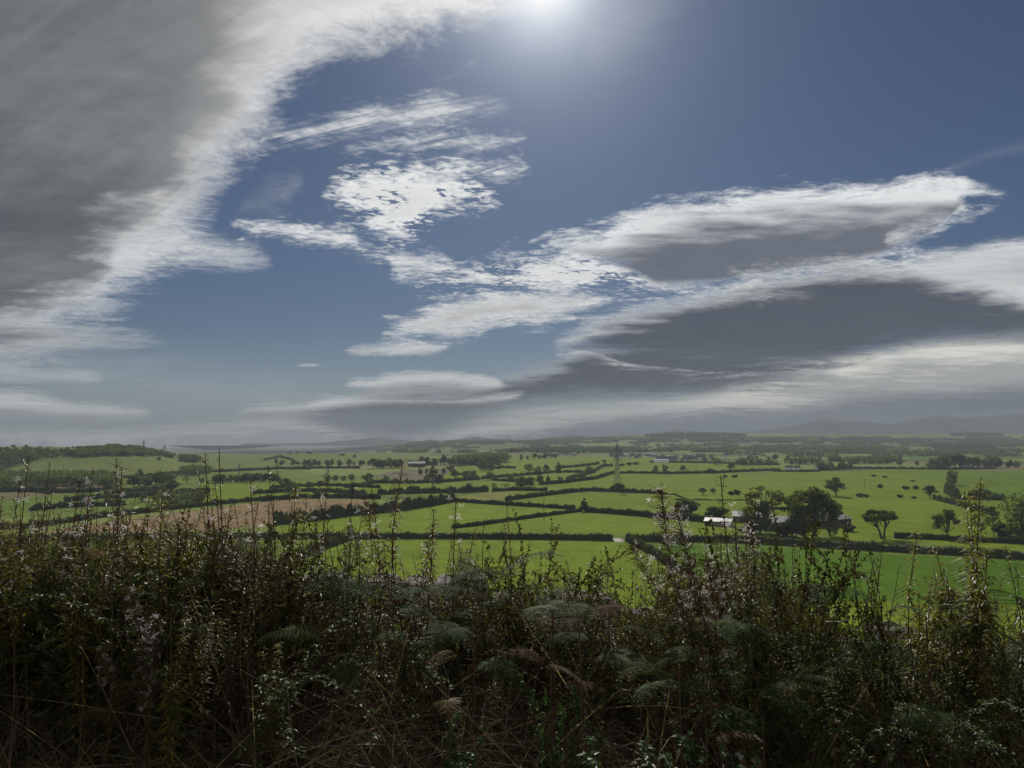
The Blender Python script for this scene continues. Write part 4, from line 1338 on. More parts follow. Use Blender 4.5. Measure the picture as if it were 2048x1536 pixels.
def far_belts():
    """far treelines: rows of crowns running across the valley and up to the haze, too many to count"""
    rng = np.random.default_rng(77)
    b = MB()
    rows = []
    for py in (929, 922, 917, 912, 908, 904, 900.5, 897, 894, 891.5, 889, 886.5, 884.5, 882.5, 881, 879.5, 878, 876.8, 875.8):
        for _ in range(11 if py < 912 else 5):
            c = rng.uniform(-100, 2150)
            L = rng.uniform(60, 420)
            rows.append((py + rng.uniform(-1.2, 1.2) * (1 if py > 884 else 0.4), c - L / 2, c + L / 2, rng.uniform(-0.006, 0.008)))
    for py, x0, x1, sl in rows:
        if py > 905 and (x1 > 480 and x0 < 1330):
            continue
        lim = 450 if py > 893 else 760
        if x0 < lim:
            x0 = lim
            if x1 < lim + 30:
                continue
        xs = np.arange(x0, x1, rng.uniform(1.2, 2.6) * (1.6 if py > 905 else 1))
        keep = fbm1(xs, int(rng.integers(1e6)), 0.05, 4) > -0.25
        xs = xs[keep]
        if not len(xs):
            continue
        P = G(xs, py + (xs - x0) * sl + rng.normal(size=len(xs)) * 0.12)
        for p in P:
            if p[1] > 6300:
                continue
            hh = rng.uniform(5, 15)
            m = 22 if p[1] < 4500 else 10
            d = rand_dirs(m, rng)
            w = hh * rng.uniform(0.4, 0.8) * (1 if p[1] < 4500 else 1.4)
            q = np.array([p[0], p[1], p[2] + hh * 0.5]) + d * np.array([w, w, hh * 0.42])
            b.add(*leaf_quads(q, max(hh * 0.2, p[1] * 0.0008), rng))
    o = b.obj('woodland', [M_crown])
    tag(o, 'hazy treelines and copses crossing the far valley', 'woodland', None, 'stuff')


far_belts()
wood([(1290, 874), (1330, 870), (1450, 870), (1500, 873), (1400, 876)], 260, (14, 22), 'far dark wood on the ridge below the hills', 12)
wood([(1515, 884), (1560, 881), (1600, 882), (1590, 886), (1520, 887)], 120, (11, 16), 'hazy wood among the far right pastures', 13)
wood([(1860, 896), (1900, 888), (1990, 889), (1990, 900), (1880, 902)], 160, (12, 18), 'hazy wood on the rise at far right', 14)
wood([(1900, 872), (1950, 869.5), (2010, 872)], 160, (14, 20), 'far dark wood under the right hand hills', 15)
wood([(1000, 905), (1100, 899), (1230, 900), (1250, 906), (1120, 909)], 200, (11, 16), 'hazy wooded ground behind the village', 16)
# ------------------------------------------------------------------ farm, village, pylons, fences
M_whiteroof = mat_plain('pale_roof_sheet', (0.25, 0.25, 0.245), (0.17, 0.17, 0.165), 0.9, rough=0.5, spec=0.4)
M_greyroof = mat_plain('grey_roof_sheet', (0.115, 0.120, 0.125), (0.175, 0.175, 0.172), 0.35, rough=0.6, spec=0.4)
M_slate = mat_plain('slate_roof', (0.060, 0.062, 0.068), (0.105, 0.102, 0.100), 0.5, rough=0.6, spec=0.4)
M_stonewall = mat_plain('farm_stone', (0.20, 0.17, 0.14), (0.30, 0.26, 0.22), 0.8, bump=0.4)
M_render = mat_plain('white_render', (0.78, 0.76, 0.72), (0.68, 0.66, 0.62), 0.5)
M_board = mat_plain('dark_boarding', (0.055, 0.050, 0.045), (0.095, 0.085, 0.075), 0.9)
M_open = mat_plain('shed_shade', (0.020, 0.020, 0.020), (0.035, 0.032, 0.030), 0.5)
M_glassroof = mat_plain('polished_roof_sheet', (0.85, 0.86, 0.88), (0.8, 0.8, 0.82), 0.3, rough=0.16, spec=0.9, metal=0.9)
M_steel = mat_plain('weathered_steel', (0.11, 0.115, 0.12), (0.17, 0.17, 0.17), 0.6, rough=0.6, metal=0.3)
M_pole = mat_plain('pole_wood', (0.075, 0.060, 0.045), (0.12, 0.10, 0.08), 1.5)
M_straw = mat_plain('straw', (0.55, 0.42, 0.24), (0.42, 0.31, 0.17), 3.0)


def gable_box(L, D, H, R, over=0.5, th=0.18, opening=None):
    """walls, roof and doorway of a gabled building; the front is at y = 0, the length along x, the ridge along x"""
    wl, rf, dr = MB(), MB(), MB()
    t = 0.3
    if opening:
        a, b, oh = opening
        wl.add(*box((a / 2, t / 2, H / 2 - 0.3), (a, t, H + 0.6)))
        wl.add(*box(((b + L) / 2, t / 2, H / 2 - 0.3), (L - b, t, H + 0.6)))
        wl.add(*box(((a + b) / 2, t / 2, (oh + H) / 2), (b - a - 0.006, t - 0.006, H - oh)))
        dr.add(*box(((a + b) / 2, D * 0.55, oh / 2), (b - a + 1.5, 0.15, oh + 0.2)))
        for k in range(max(1, int((b - a) / 5))):
            x = a + (k + 1) * (b - a) / (max(1, int((b - a) / 5)) + 1)
            dr.add(*box((x, t / 2, oh / 2), (0.22, 0.2, oh)), 1)
    else:
        wl.add(*box((L / 2, t / 2, H / 2 - 0.3), (L, t, H + 0.6)))
    wl.add(*box((L / 2, D - t / 2, H / 2 - 0.3), (L, t, H + 0.6)))
    for x0 in (0.0, L - t):
        y0, y1 = t + 0.003, D - t - 0.003
        v = [(x, y, z) for x in (x0 + 0.002, x0 + t - 0.002) for y, z in ((y0, -0.6), (y1, -0.6), (y1, H), (D / 2, H + R - 0.05), (y0, H))]
        f4 = [[0, 1, 2, 4], [5, 9, 7, 6], [0, 5, 6, 1], [1, 6, 7, 2], [2, 7, 8, 3], [3, 8, 9, 4], [4, 9, 5, 0]]
        wl.add(v, f4)
        wl.add(v, [[4, 2, 3], [9, 8, 7]])
    sl = math.atan2(R, D / 2)
    ln = math.hypot(R, D / 2) + over
    for s in (-1, 1):
        c, n = math.cos(sl), math.sin(sl)
        rot = np.array([[1, 0, 0], [0, c, -s * -n], [0, s * -n, c]]).T
        mid = np.array([L / 2, D / 2 + s * (ln / 2) * c, H + R - (ln / 2) * n + th / 2 + 0.02])
        rf.add(*box(mid, (L + 2 * over, ln, th), [[1, 0, 0], [0, c, s * n], [0, -s * n, c]]))
    rf.add(*box((L / 2, D / 2, H + R + 0.12), (L + 2 * over - 0.01, 0.5, 0.2)))
    return wl, rf, dr


def barn(pa, pb, D, H, R, wm, rm, label, opening=None, name='barn', chimney=False):
    """a farm building whose front runs between two pixels"""
    A, B = g1(*pa), g1(*pb)
    L = math.hypot(B[0] - A[0], B[1] - A[1])
    rz = math.atan2(B[1] - A[1], B[0] - A[0])
    e = empty(name, (A[0], A[1], min(A[2], B[2])), rz, label, name)
    if opening:
        opening = (opening[0] * L, opening[1] * L, opening[2])
    wl, rf, dr = gable_box(L, D, H, R, opening=opening)
    wl.obj('wall', wm, e)
    rf.obj('roof', rm, e)
    if opening:
        dr.obj('doorway', [M_open, M_pole], e)
    return e


barn((1409, 1051), (1462, 1054), 10, 3.0, 1.7, M_stonewall, M_whiteroof, 'long low farm shed with a shining white roof left of the farm trees', (0.12, 0.24, 2.4), 'shed')
barn((1547, 1062), (1634, 1060), 20, 4.6, 3.0, M_stonewall, M_greyroof, 'large grey roofed barn with a wide dark open front', (0.06, 0.62, 3.9))
barn((1640, 1056), (1703, 1051), 14, 4.4, 2.6, M_board, M_greyroof, 'dark boarded barn showing its end wall right of the big farm tree')
barn((1466, 1044), (1543, 1047), 15, 4.0, 2.8, M_board, M_greyroof, 'grey roofed barn behind the white roofed shed')

T(1584, 1074, 46, 'round', 'ivy clad tree hiding the right part of the open barn front', wid=0.85)
T(1698, 1062, 16, 'bush', 'bramble bush at the right end of the boarded barn', wid=1.6)
T(1503, 1066, 24, 'bush', 'elder bush before the left farm trees', wid=1.3)

# yard track at the gate and the gate itself
gp0, gp1 = g1(1227, 1083), g1(1250, 1083)
mid = (gp0 + gp1) / 2
b = MB()
ys = np.linspace(-3, 12, 16)
xs = np.linspace(-2.6, 2.6, 5)
gx, gy = np.meshgrid(xs, ys, indexing='ij')
X_, Y_ = mid[0] + gx + 0.4 * np.sin(gy * 0.5), mid[1] + gy
V_ = np.stack([X_, Y_, hgt(X_, Y_) + 0.06], -1)
i_, j_ = np.meshgrid(np.arange(4), np.arange(15), indexing='ij')
a_ = i_ * 16 + j_
b.add(V_.reshape(-1, 3), np.stack([a_, a_ + 16, a_ + 17, a_ + 1], -1).reshape(-1, 4))
tag(b.obj('track', M_track), kind='structure')
gt = empty('field_gate', tuple(mid), 0, 'pale metal field gate closing the gap in the long near hedge', 'gate')
gw = abs(gp1[0] - gp0[0]) * 0.92
M_galv = mat_plain('galvanised_bar', (0.55, 0.55, 0.54), (0.42, 0.42, 0.42), 2.0, rough=0.4, metal=0.5)
f_ = MB()
for z in (0.25, 0.45, 0.65, 0.9, 1.2):
    f_.add(*tube([(-gw / 2, 0, z), (gw / 2, 0, z)], 0.045, 6))
for x in (-gw / 2, 0, gw / 2):
    f_.add(*tube([(x, 0.05, 0.2), (x, 0.05, 1.25)], 0.04, 6))
f_.obj('gate_bars', M_galv, gt)
for x in (-gw / 2 - 0.25, gw / 2 + 0.25):
    p_ = MB()
    p_.add(*tube([(x, 0, -0.4), (x, 0, 1.45)], 0.11, 7))
    p_.obj('gate_post', M_pole, gt)

# straw bale
pb_ = g1(97, 1075)
bl = MB()
bl.add(*box((0, 0, 0.6), (3.6, 1.3, 1.2)))
for x in (-1.1, -0.4, 0.4, 1.1):
    bl.add(*box((x, 0, 0.6), (0.05, 1.33, 1.23)), 1)
o = bl.obj('straw_bale', [M_straw, M_pole])
o.location = pb_
o.rotation_euler = (0, 0, 0.2)
tag(o, 'single pale straw bale lying on the stubble at far left', 'bale')


# lattice pylons
def pylon(px, base_y, top_y, label, Y=None, bar=0.20):
    if Y is None:
        p = g1(px, base_y)
    else:
        x = ray(px, 872)[0] * Y
        p = np.array([x, Y, float(hgt(x, Y))])
    ztop = CAMZ + (872 - top_y) / FPX * p[1]
    H = ztop - p[2]
    e = empty('electricity_pylon', tuple(p), 0.35, label, 'pylon', 'lattice pylons')
    s = H / 50.0
    br = max(bar, p[1] * 0.00022)
    tw = MB()
    lev = [(0, 4.2), (0.14, 3.1), (0.28, 2.2), (0.42, 1.6), (0.54, 1.25), (0.66, 1.1), (0.78, 0.95), (0.9, 0.75), (1.0, 0.12)]
    pts = [[np.array([sx * w * s, sy * w * s, z * H]) for sx, sy in ((-1, -1), (1, -1), (1, 1), (-1, 1))] for z, w in lev]
    for a, c in zip(pts[:-1], pts[1:]):
        for k in range(4):
            tw.add(*tube([a[k], c[k]], br, 4))
            tw.add(*tube([a[k], c[(k + 1) % 4]], br * 0.5, 4))
            tw.add(*tube([a[(k + 1) % 4], c[k]], br * 0.5, 4))
            tw.add(*tube([c[k], c[(k + 1) % 4]], br * 0.6, 4))
    tw.obj('tower', M_steel, e)
    for z, w, b2 in ((0.62, 5.2, 1.15), (0.75, 7.0, 1.0), (0.87, 4.6, 0.8)):
        for sd in (-1, 1):
            arm = MB()
            tip = np.array([sd * w * s, 0, z * H])
            for dy in (-1, 1):
                arm.add(*tube([(sd * b2 * s, dy * b2 * s, z * H), tip], br * 0.7, 4))
                arm.add(*tube([(sd * b2 * s * 0.9, dy * b2 * s * 0.9, (z + 0.055) * H), tip], br * 0.6, 4))
            ao = arm.obj('crossarm', M_steel, e)
            ins = MB()
            ins.add(*tube([tip, tip - np.array([0, 0, 2.6 * s])], br * 0.8, 5))
            ins.obj('insulator', M_slate, ao)
    return e


pylon(1235, 979, 885, 'large lattice pylon standing on the hedge in front of the village')
pylon(656, 947, 919, 'grey lattice pylon among trees below the round hill')
pylon(554, 956, 927, 'grey lattice pylon left of the one below the round hill')
pylon(478, 953, 927, 'faint lattice pylon near the left weeds, leftmost in the valley')
pylon(288, 899, 880, 'left of two pylons on the skyline behind the hilltop wood', Y=1750)
pylon(330, 906, 889, 'right of two pylons on the skyline behind the hilltop wood', Y=1900)
pylon(866, 977, 952, 'thin lattice pylon in front of the mid valley copse', bar=0.1)

for px, y0, y1, lb in ((1088, 1040, 994, 'wooden pole in the olive field left of the conical tree'),
                       (1322, 988, 966, 'wooden pole where the humped hedge ends'),
                       (1447, 977, 950, 'dark wooden pole behind the tall seeding willowherb'),
                       (1729, 975, 956, 'slim pole in the far pasture')):
    p = g1(px, y0)
    h = (y0 - y1) / FPX * p[1]
    pb_ = MB()
    pb_.add(*tube([(0, 0, -0.5), (0, 0, h)], [0.26, 0.19], 8))
    pb_.add(*box((0, 0, h - 0.5), (1.8, 0.14, 0.14)))
    o = pb_.obj('utility_pole', M_pole)
    o.location = p
    o.rotation_euler = (0, 0, 1.3)
    tag(o, lb, 'pole', 'utility poles in the fields')

# wire fence across the lower right fields
fa, fb = g1(1560, 1203), g1(2120, 1222)
fn = empty('wire_fence', tuple(fa), 0, 'post and wire fence between the dark green and yellow green fields at right', 'fence')
nP = 42
FP = []
pm = MB()
pm.add(*box((0, 0, 0.55), (0.16, 0.16, 1.5)))
pmesh = pm.mesh('fence_post', M_pole)
for k in range(nP):
    t_ = k / (nP - 1)
    q = fa * (1 - t_) + fb * t_
    q[2] = hgt(q[0], q[1])
    FP.append(q - fa)
    o = bpy.data.objects.new('post', pmesh)
    COL.objects.link(o)
    o.parent = fn
    o.location = q - fa
    o.rotation_euler = (rnd.uniform(-.05, .05), rnd.uniform(-.05, .05), rnd.uniform(0, 1))
wm_ = MB()
for z in (0.4, 0.75, 1.1):
    wm_.add(*tube([p + np.array([0, -0.09, z]) for p in FP], 0.012, 4))
wm_.obj('wire', M_steel, fn)
T(1622, 1206, 46, 'bush', 'dark bush on the fence between the two right hand fields', wid=1.0)
T(1900, 1207, 30, 'bush', 'low grey bush on the fence at right', wid=1.4)
T(1948, 1209, 24, 'bush', 'brownish bush beside the low grey bush on the fence', wid=1.5)
T(1556, 1204, 26, 'bush', 'small bush at the left end of the fence', wid=1.4)
T(2052, 1214, 22, 'bush', 'fence side bush at the right frame edge', wid=1.3)

# houses: four kinds, copied
HK = []
for L, D, H, R, wm, rm in ((11, 7, 5.0, 3.0, M_render, M_slate), (9, 7, 4.8, 2.8, M_stonewall, M_slate), (16, 7, 4.6, 2.8, M_render, M_slate), (20, 9, 4.2, 2.2, M_board, M_greyroof)):
    wl, rf, dr = gable_box(L, D, H, R, over=0.3)
    b = MB()
    b.merge(wl, mat=0)
    b.merge(rf, mat=1)
    if rm is M_slate:
        b.add(*box((0.8, D / 2, H + R + 0.5), (0.8, 0.8, 1.6)), 0)
        for x in np.arange(1.6, L - 1.2, 2.6):
            for z in (1.4, 3.6):
                b.add(*box((x, -0.01, z), (1.0, 0.06, 1.1)), 2)
    HK.append(b.mesh('house_mesh', [wm, rm, M_open]))


def house(px, py, k, label, group=None, rz=None, sc=1.0, name='house'):
    p = g1(px, py)
    o = bpy.data.objects.new(name, HK[k])
    COL.objects.link(o)
    o.location = p
    o.scale = (sc, sc, sc)
    o.rotation_euler = (0, 0, rnd.uniform(-0.5, 0.5) if rz is None else rz)
    return tag(o, label, name, group)


house(1573, 941, 0, 'white cottage, left of a pair on the straight hedge', rz=0.1)
house(1587, 941, 0, 'white cottage, right of a pair on the straight hedge', rz=-0.3)
house(1634, 940, 0, 'single white cottage among trees left of the big pasture', rz=0.4)
house(1925, 938, 3, 'long pale farm shed beneath the big far oaks', rz=0.0, name='shed')
house(816, 934, 3, 'long pale shed, left of the far farms in mid valley', rz=0.1, sc=1.5, name='shed')
house(847, 930, 3, 'long shed between tall trees in mid valley', rz=0.0, sc=1.3, name='shed')
house(899, 928, 0, 'white house by the winding lane in mid valley', rz=0.1, sc=1.2)
for px, py in ((1106, 914), (1124, 913), (1140, 913.5)):
    house(px, py, 2, 'white house on the swell skyline left of the pylon', 'white houses on the swell skyline', rz=rnd.uniform(-.3, .3), sc=1.1)
for k in range(46):
    px = rnd.choice((rnd.uniform(1215, 1320), rnd.uniform(1320, 1510), rnd.uniform(1255, 1400)))
    py = rnd.uniform(913, 925) if px > 1300 else rnd.uniform(911, 917)
    house(px, py, rnd.choice((0, 1, 1, 1, 2, 3)), 'village house seen far off beyond the big pylon', 'houses of the far village', sc=rnd.uniform(0.9, 1.25))
for k in range(12):
    px, py = rnd.uniform(1000, 1250), rnd.uniform(893, 906)
    house(px, py, rnd.choice((0, 2)), 'hazy white house far behind the village', 'hazy houses behind the village', sc=1.3)
# the shed roof that flashes in the sun
p = g1(1309, 925.5)
e = empty('shed', tuple(p), 0.03, 'long village shed whose sheet roof flashes white in the sun', 'shed')
wl, rf, dr = gable_box(28, 14, 4.6, 1.9, over=0.3)
wl.obj('wall', M_render, e)
rf.obj('roof', M_glassroof, e)

# tall mast on the far hills
x_ = ray(1376, 872)[0] * 6700
mb = MB()
mb.add(*tube([(0, 0, 0), (0, 0, 142)], [1.2, 0.9], 6))
for a in (0.3, 2.4, 4.5):
    for z in (60, 120):
        mb.add(*tube([(math.cos(a) * 54, math.sin(a) * 54, 0), (0, 0, z)], 0.35, 4))
o = mb.obj('radio_mast', M_steel)
o.location = (x_, 6700, CAMZ + (872 - 863) / FPX * 6700)
tag(o, 'very tall thin radio mast on the far hills', 'mast')
# ------------------------------------------------------------------ the overgrown bank in front
M_stem = mat_plain('weed_stem', (0.060, 0.034, 0.020), (0.105, 0.062, 0.032), 6.0, rough=0.5, spec=0.4)
M_wleaf = mat_leaf('willowherb_leaf', (0.040, 0.055, 0.014), (0.085, 0.095, 0.022), scale=9.0, trans=0.42, rough=0.5, spec=0.30, c3=(0.15, 0.085, 0.022))
M_wyel = mat_leaf('yellowing_leaf', (0.095, 0.105, 0.016), (0.165, 0.150, 0.024), scale=9.0, trans=0.48, rough=0.5, spec=0.30, c3=(0.10, 0.095, 0.025))
M_wred = mat_leaf('withered_leaf', (0.055, 0.036, 0.018), (0.098, 0.062, 0.026), scale=11.0, trans=0.36, rough=0.55, spec=0.25, c3=(0.060, 0.062, 0.018))
M_pod = mat_leaf('seed_pod', (0.105, 0.060, 0.032), (0.195, 0.118, 0.068), scale=14.0, trans=0.35, rough=0.8, spec=0.06)
M_fluff = mat_leaf('seed_down', (0.74, 0.71, 0.69), (0.80, 0.78, 0.76), scale=5.0, trans=0.55, rough=0.8, spec=0.1, tcol=(1, 1, 1), byobj=False)
M_fern = mat_leaf('bracken_frond', (0.030, 0.058, 0.018), (0.055, 0.088, 0.026), scale=6.0, trans=0.25, rough=0.7, spec=0.04)
M_fernbr = mat_leaf('dead_bracken', (0.055, 0.033, 0.018), (0.090, 0.054, 0.027), scale=6.0, trans=0.25, rough=0.8, spec=0.05)
M_gold = mat_leaf('golden_bracken', (0.13, 0.085, 0.010), (0.20, 0.13, 0.014), scale=6.0, trans=0.4, rough=0.6, spec=0.2)
M_bram = mat_leaf('bramble_leaf', (0.024, 0.046, 0.011), (0.055, 0.078, 0.020), scale=8.0, trans=0.28, rough=0.55, spec=0.18, c3=(0.075, 0.07, 0.02))
M_nettle = mat_leaf('soft_green_leaf', (0.028, 0.066, 0.020), (0.050, 0.095, 0.030), scale=8.0, trans=0.30, rough=0.5, spec=0.25)
M_shrub = mat_leaf('shrub_leaf', (0.032, 0.040, 0.013), (0.062, 0.066, 0.020), scale=10.0, trans=0.30, rough=0.5, spec=0.24, c3=(0.080, 0.050, 0.020))
M_cane = mat_plain('bramble_cane', (0.055, 0.032, 0.022), (0.085, 0.052, 0.032), 6.0, rough=0.5)
M_brown = mat_leaf('dead_leaf_bits', (0.060, 0.036, 0.022), (0.125, 0.078, 0.046), scale=7.0, trans=0.22, rough=0.52, spec=0.24, c3=(0.050, 0.052, 0.018), byobj=False)
M_greenbits = mat_leaf('green_leaf_bits', (0.035, 0.052, 0.013), (0.070, 0.086, 0.022), scale=5.0, trans=0.32, rough=0.5, spec=0.24, c3=(0.090, 0.058, 0.024), byobj=False)
M_tan = mat_leaf('dead_grass_blade', (0.125, 0.095, 0.060), (0.26, 0.205, 0.140), scale=5.0, trans=0.25, rough=0.5, spec=0.3, c3=(0.11, 0.075, 0.045), byobj=False)
M_gblade = mat_leaf('grass_blade', (0.040, 0.085, 0.022), (0.075, 0.135, 0.036), scale=4.0, trans=0.30, rough=0.45, spec=0.4, byobj=False)
M_stone = mat_plain('field_stone', (0.06, 0.058, 0.054), (0.12, 0.115, 0.105), 5.0, bump=0.6)


def at(px, py, d):
    """point at depth d along the view line through a pixel"""
    u, v = ray(px, py)
    return np.array([u * d, d, CAMZ + v * d])


def onbank(px, d):
    x = ray(px, 872)[0] * d
    return np.array([x, d, float(hgt(x, d))])


def unit(a):
    return a / (np.linalg.norm(a, axis=-1, keepdims=True) + 1e-9)


def leaves(B, D, N, L, Wd, droop=0.25, fold=0.25):
    """folded pointed leaves: base points B, directions D, upper sides N, lengths, widths"""
    B, D, N = np.atleast_2d(B), unit(np.atleast_2d(D)), np.atleast_2d(N)
    n = len(B)
    L = np.broadcast_to(np.asarray(L, float), (n,))[:, None]
    Wd = np.broadcast_to(np.asarray(Wd, float), (n,))[:, None]
    S = unit(np.cross(D, N))
    N = unit(np.cross(S, D))
    m = B + D * L * 0.42
    dn = np.array([0, 0, -1.0])
    v = np.stack([B, m + S * Wd * 0.5 + N * Wd * fold, m, m - S * Wd * 0.5 + N * Wd * fold, B + D * L + dn * L * droop], 1)
    f = np.array([[0, 2, 1], [0, 3, 2], [1, 2, 4], [2, 3, 4]])
    return v.reshape(-1, 3), (np.arange(n)[:, None, None] * 5 + f[None]).reshape(-1, 3)


def ribbons(B, D, L, Wd, bend, seg=5, rng=RNG):
    """long thin blades that lean along D and bend over"""
    n = len(B)
    t = np.linspace(0, 1, seg + 1)
    D = unit(D)
    side = unit(np.cross(D, rand_dirs(n, rng)))
    L, Wd, bend = [np.broadcast_to(np.asarray(q, float), (n,)) for q in (L, Wd, bend)]
    C = B[:, None] + D[:, None] * (L[:, None] * t)[:, :, None]
    hor = unit(D * np.array([1, 1, 0]) + rand_dirs(n, rng) * np.array([0.5, 0.5, 0]))
    C = C + (hor[:, None] * 0.6 + np.array([0, 0, -1.0])) * ((bend * L)[:, None] * t ** 2)[:, :, None]
    w = (Wd[:, None] * np.maximum(0.12, 1 - t ** 2))[:, :, None] * 0.5
    V = np.stack([C - side[:, None] * w, C + side[:, None] * w], 2)
    i, j = np.meshgrid(np.arange(n), np.arange(seg), indexing='ij')
    a = i * 2 * (seg + 1) + j * 2
    return V.reshape(-1, 3), np.stack([a, a + 1, a + 3, a + 2], -1).reshape(-1, 4)


def fluff(C, r, k, rng):
    """tufts of fine white hairs"""
    n = len(C)
    d = rand_dirs(n * k, rng).reshape(n, k, 3)
    s = unit(np.cross(d, rand_dirs(n * k, rng).reshape(n, k, 3)))
    ln = (np.broadcast_to(r, (n,))[:, None] * rng.uniform(0.5, 1.3, (n, k)))[..., None]
    c = C[:, None]
    v = np.stack([c + 0 * d, c + d * ln + s * 0.0010, c + d * ln - s * 0.0010], 2)
    return v.reshape(-1, 3), np.arange(n * k * 3).reshape(-1, 3)


def stem_path(H, rng, wob=0.02, n=9):
    t = np.linspace(0, 1, n)
    a, b = rng.uniform(-1, 1, 2), rng.uniform(-1, 1, 2)
    x = wob * H * (a[0] * np.sin(t * 3.1) + b[0] * np.sin(t * 7))
    y = wob * H * (a[1] * np.sin(t * 3.1) + b[1] * np.sin(t * 7))
    return np.stack([x - x[0] - (x[-1] - x[0]) * t, y - y[0] - (y[-1] - y[0]) * t, H * t], -1)


def on_path(P, t):
    q = np.clip(t, 0, 1) * (len(P) - 1)
    i = np.minimum(q.astype(int), len(P) - 2)
    f = (q - i)[:, None]
    return P[i] * (1 - f) + P[i + 1] * f


def willow(kind, seed):
    """parts of one rosebay willowherb 1.3 m tall: leafy, seeding or bare"""
    rng = np.random.default_rng(seed)
    H = 1.3
    P = stem_path(H, rng, 0.02)
    st, lf, pd, fl = MB(), MB(), MB(), MB()
    st.add(*tube(P, np.linspace(0.0050, 0.0018, len(P)), 5))
    branches = [P]
    kind, plume = ('seed', True) if kind == 'plume' else (kind, False)
    if kind in ('seed', 'leafy') and rng.random() < 0.8 or kind == 'bare':
        for _ in range({'seed': 2, 'leafy': 2, 'bare': 3}[kind]):
            t0 = rng.uniform(0.35, 0.62)
            p0 = on_path(P, np.array([t0]))[0]
            a = rng.uniform(0, 6.28)
            ln = H * (1 - t0) * rng.uniform(0.55, 0.9)
            tt = np.linspace(0, 1, 6)[:, None]
            out = np.array([math.cos(a), math.sin(a), 0])
            Q = p0 + out * ln * 0.32 * tt ** 0.7 + np.array([0, 0, 1]) * ln * tt
            st.add(*tube(Q, np.linspace(0.0030, 0.0012, 6), 4))
            branches.append(Q)
    for bi, Q in enumerate(branches):
        ln = np.linalg.norm(Q[-1] - Q[0])
        if kind == 'leafy':
            lo, hi, dens, lw, ll = (0.30 if bi == 0 else 0.05), 1.0, 175, 0.0155, 0.095
        elif kind == 'seed':
            lo, hi, dens, lw, ll = (0.22 if bi == 0 else 0.05), 0.72, 130, 0.013, 0.074
        else:
            lo, hi, dens, lw, ll = 0.30, 0.75, 26, 0.009, 0.05
        n = int(dens * ln * (hi - lo) / 0.9) + 3
        t = np.sort(rng.uniform(lo, hi, n))
        a = np.arange(n) * 2.4 + rng.normal(size=n) * 0.4
        up = rng.uniform(-0.35, 0.75, n) if kind != 'leafy' else rng.uniform(0.1, 0.95, n)
        D = np.stack([np.cos(a), np.sin(a), up], -1)
        taper = 1 - 0.50 * ((t - lo) / (hi - lo)) ** 1.5
        lf.add(*leaves(on_path(Q, t), D, np.tile([0, 0, 1.0], (n, 1)), ll * taper * rng.uniform(0.7, 1.25, n), lw * taper * rng.uniform(0.8, 1.2, n), droop=0.42))
        if kind in ('seed', 'bare'):
            lo2 = 0.60 if kind == 'seed' else 0.72
            n = int((360 if plume else 80 if kind == 'seed' else 30) * ln * (1 - lo2) / 0.5)
            t = rng.uniform(lo2, 1.0, n)
            a = rng.uniform(0, 6.28, n)
            B = on_path(Q, t)
            for k in range(n):
                up_ = rng.uniform(-0.2, 1.1)
                d = unit(np.array([math.cos(a[k]), math.sin(a[k]), up_]))
                l_ = rng.uniform(0.025, 0.06) * (1.15 - 0.45 * t[k]) * (1.45 if plume else 1.0)
                curl = rand_dirs(1, rng)[0] * l_ * 0.45
                (pd if kind == 'seed' else st).add(*tube([B[k], B[k] + d * l_ * 0.5, B[k] + d * l_ + curl], [0.0009, 0.0013, 0.0005], 3))
            m = int(n * 0.10) if kind == 'seed' else 0
            if m:
                idx = rng.integers(0, n, m)
                cen = rng.uniform(0.6, 1.0)
                C = B[idx] + rng.normal(size=(m, 3)) * 0.02
                fl.add(*fluff(C, 0.018, 16, rng))
    return [(nm, b) for nm, b in (('stem', st), ('leaves', lf), ('seed_pod_clumps', pd), ('seed_down_clumps', fl)) if b.n]


PROTO = {}
for kind, n in (('leafy', 4), ('seed', 5), ('plume', 3), ('bare', 4)):
    for tint, lm in (('green', M_wleaf), ('yellow', M_wyel), ('red', M_wred)):
        PROTO[kind, tint] = []
        for k in range(n if tint == 'green' else 2):
            parts = [(nm, b.mesh('willowherb_' + nm, {'stem': M_stem, 'leaves': lm, 'seed_pod_clumps': M_pod, 'seed_down_clumps': M_fluff}[nm])) for nm, b in willow(kind, 300 + k + 31 * len(kind) + 7 * len(tint))]
            PROTO[kind, tint].append(parts)
PC = {}


def stand(parts, name, base, tip, H, label, cat, group, rng=rnd):
    """plant the parts at BASE so that the top reaches TIP"""
    base, tip = Vector(base), Vector(tip)
    ax = tip - base
    e = bpy.data.objects.new(name, None)
    e.empty_display_size = 0.1
    COL.objects.link(e)
    e.location = base
    q = Vector((0, 0, 1)).rotation_difference(ax.normalized())
    e.rotation_mode = 'QUATERNION'
    e.rotation_quaternion = q @ Euler((0, 0, rng.uniform(0, 6.28))).to_quaternion()
    s = ax.length / H
    e.scale = (s, s, s)
    tag(e, label, cat, group)
    for nm, me in parts:
        o = bpy.data.objects.new(nm, me)
        COL.objects.link(o)
        o.parent = e
    return e


def herb(kind, tip, base_px, d, label, group=None, tint=None):
    tint = tint or rnd.choice(('green', 'green', 'yellow', 'red'))
    key = (kind, tint)
    k = PC[key] = PC.get(key, -1) + 1
    parts = PROTO[key][k % len(PROTO[key])]
    b = onbank(base_px, d)
    b[2] -= 0.03
    return stand(parts, 'willowherb', b, at(tip[0], tip[1], d + rnd.uniform(-0.1, 0.1)), 1.3, label, 'willowherb', group)


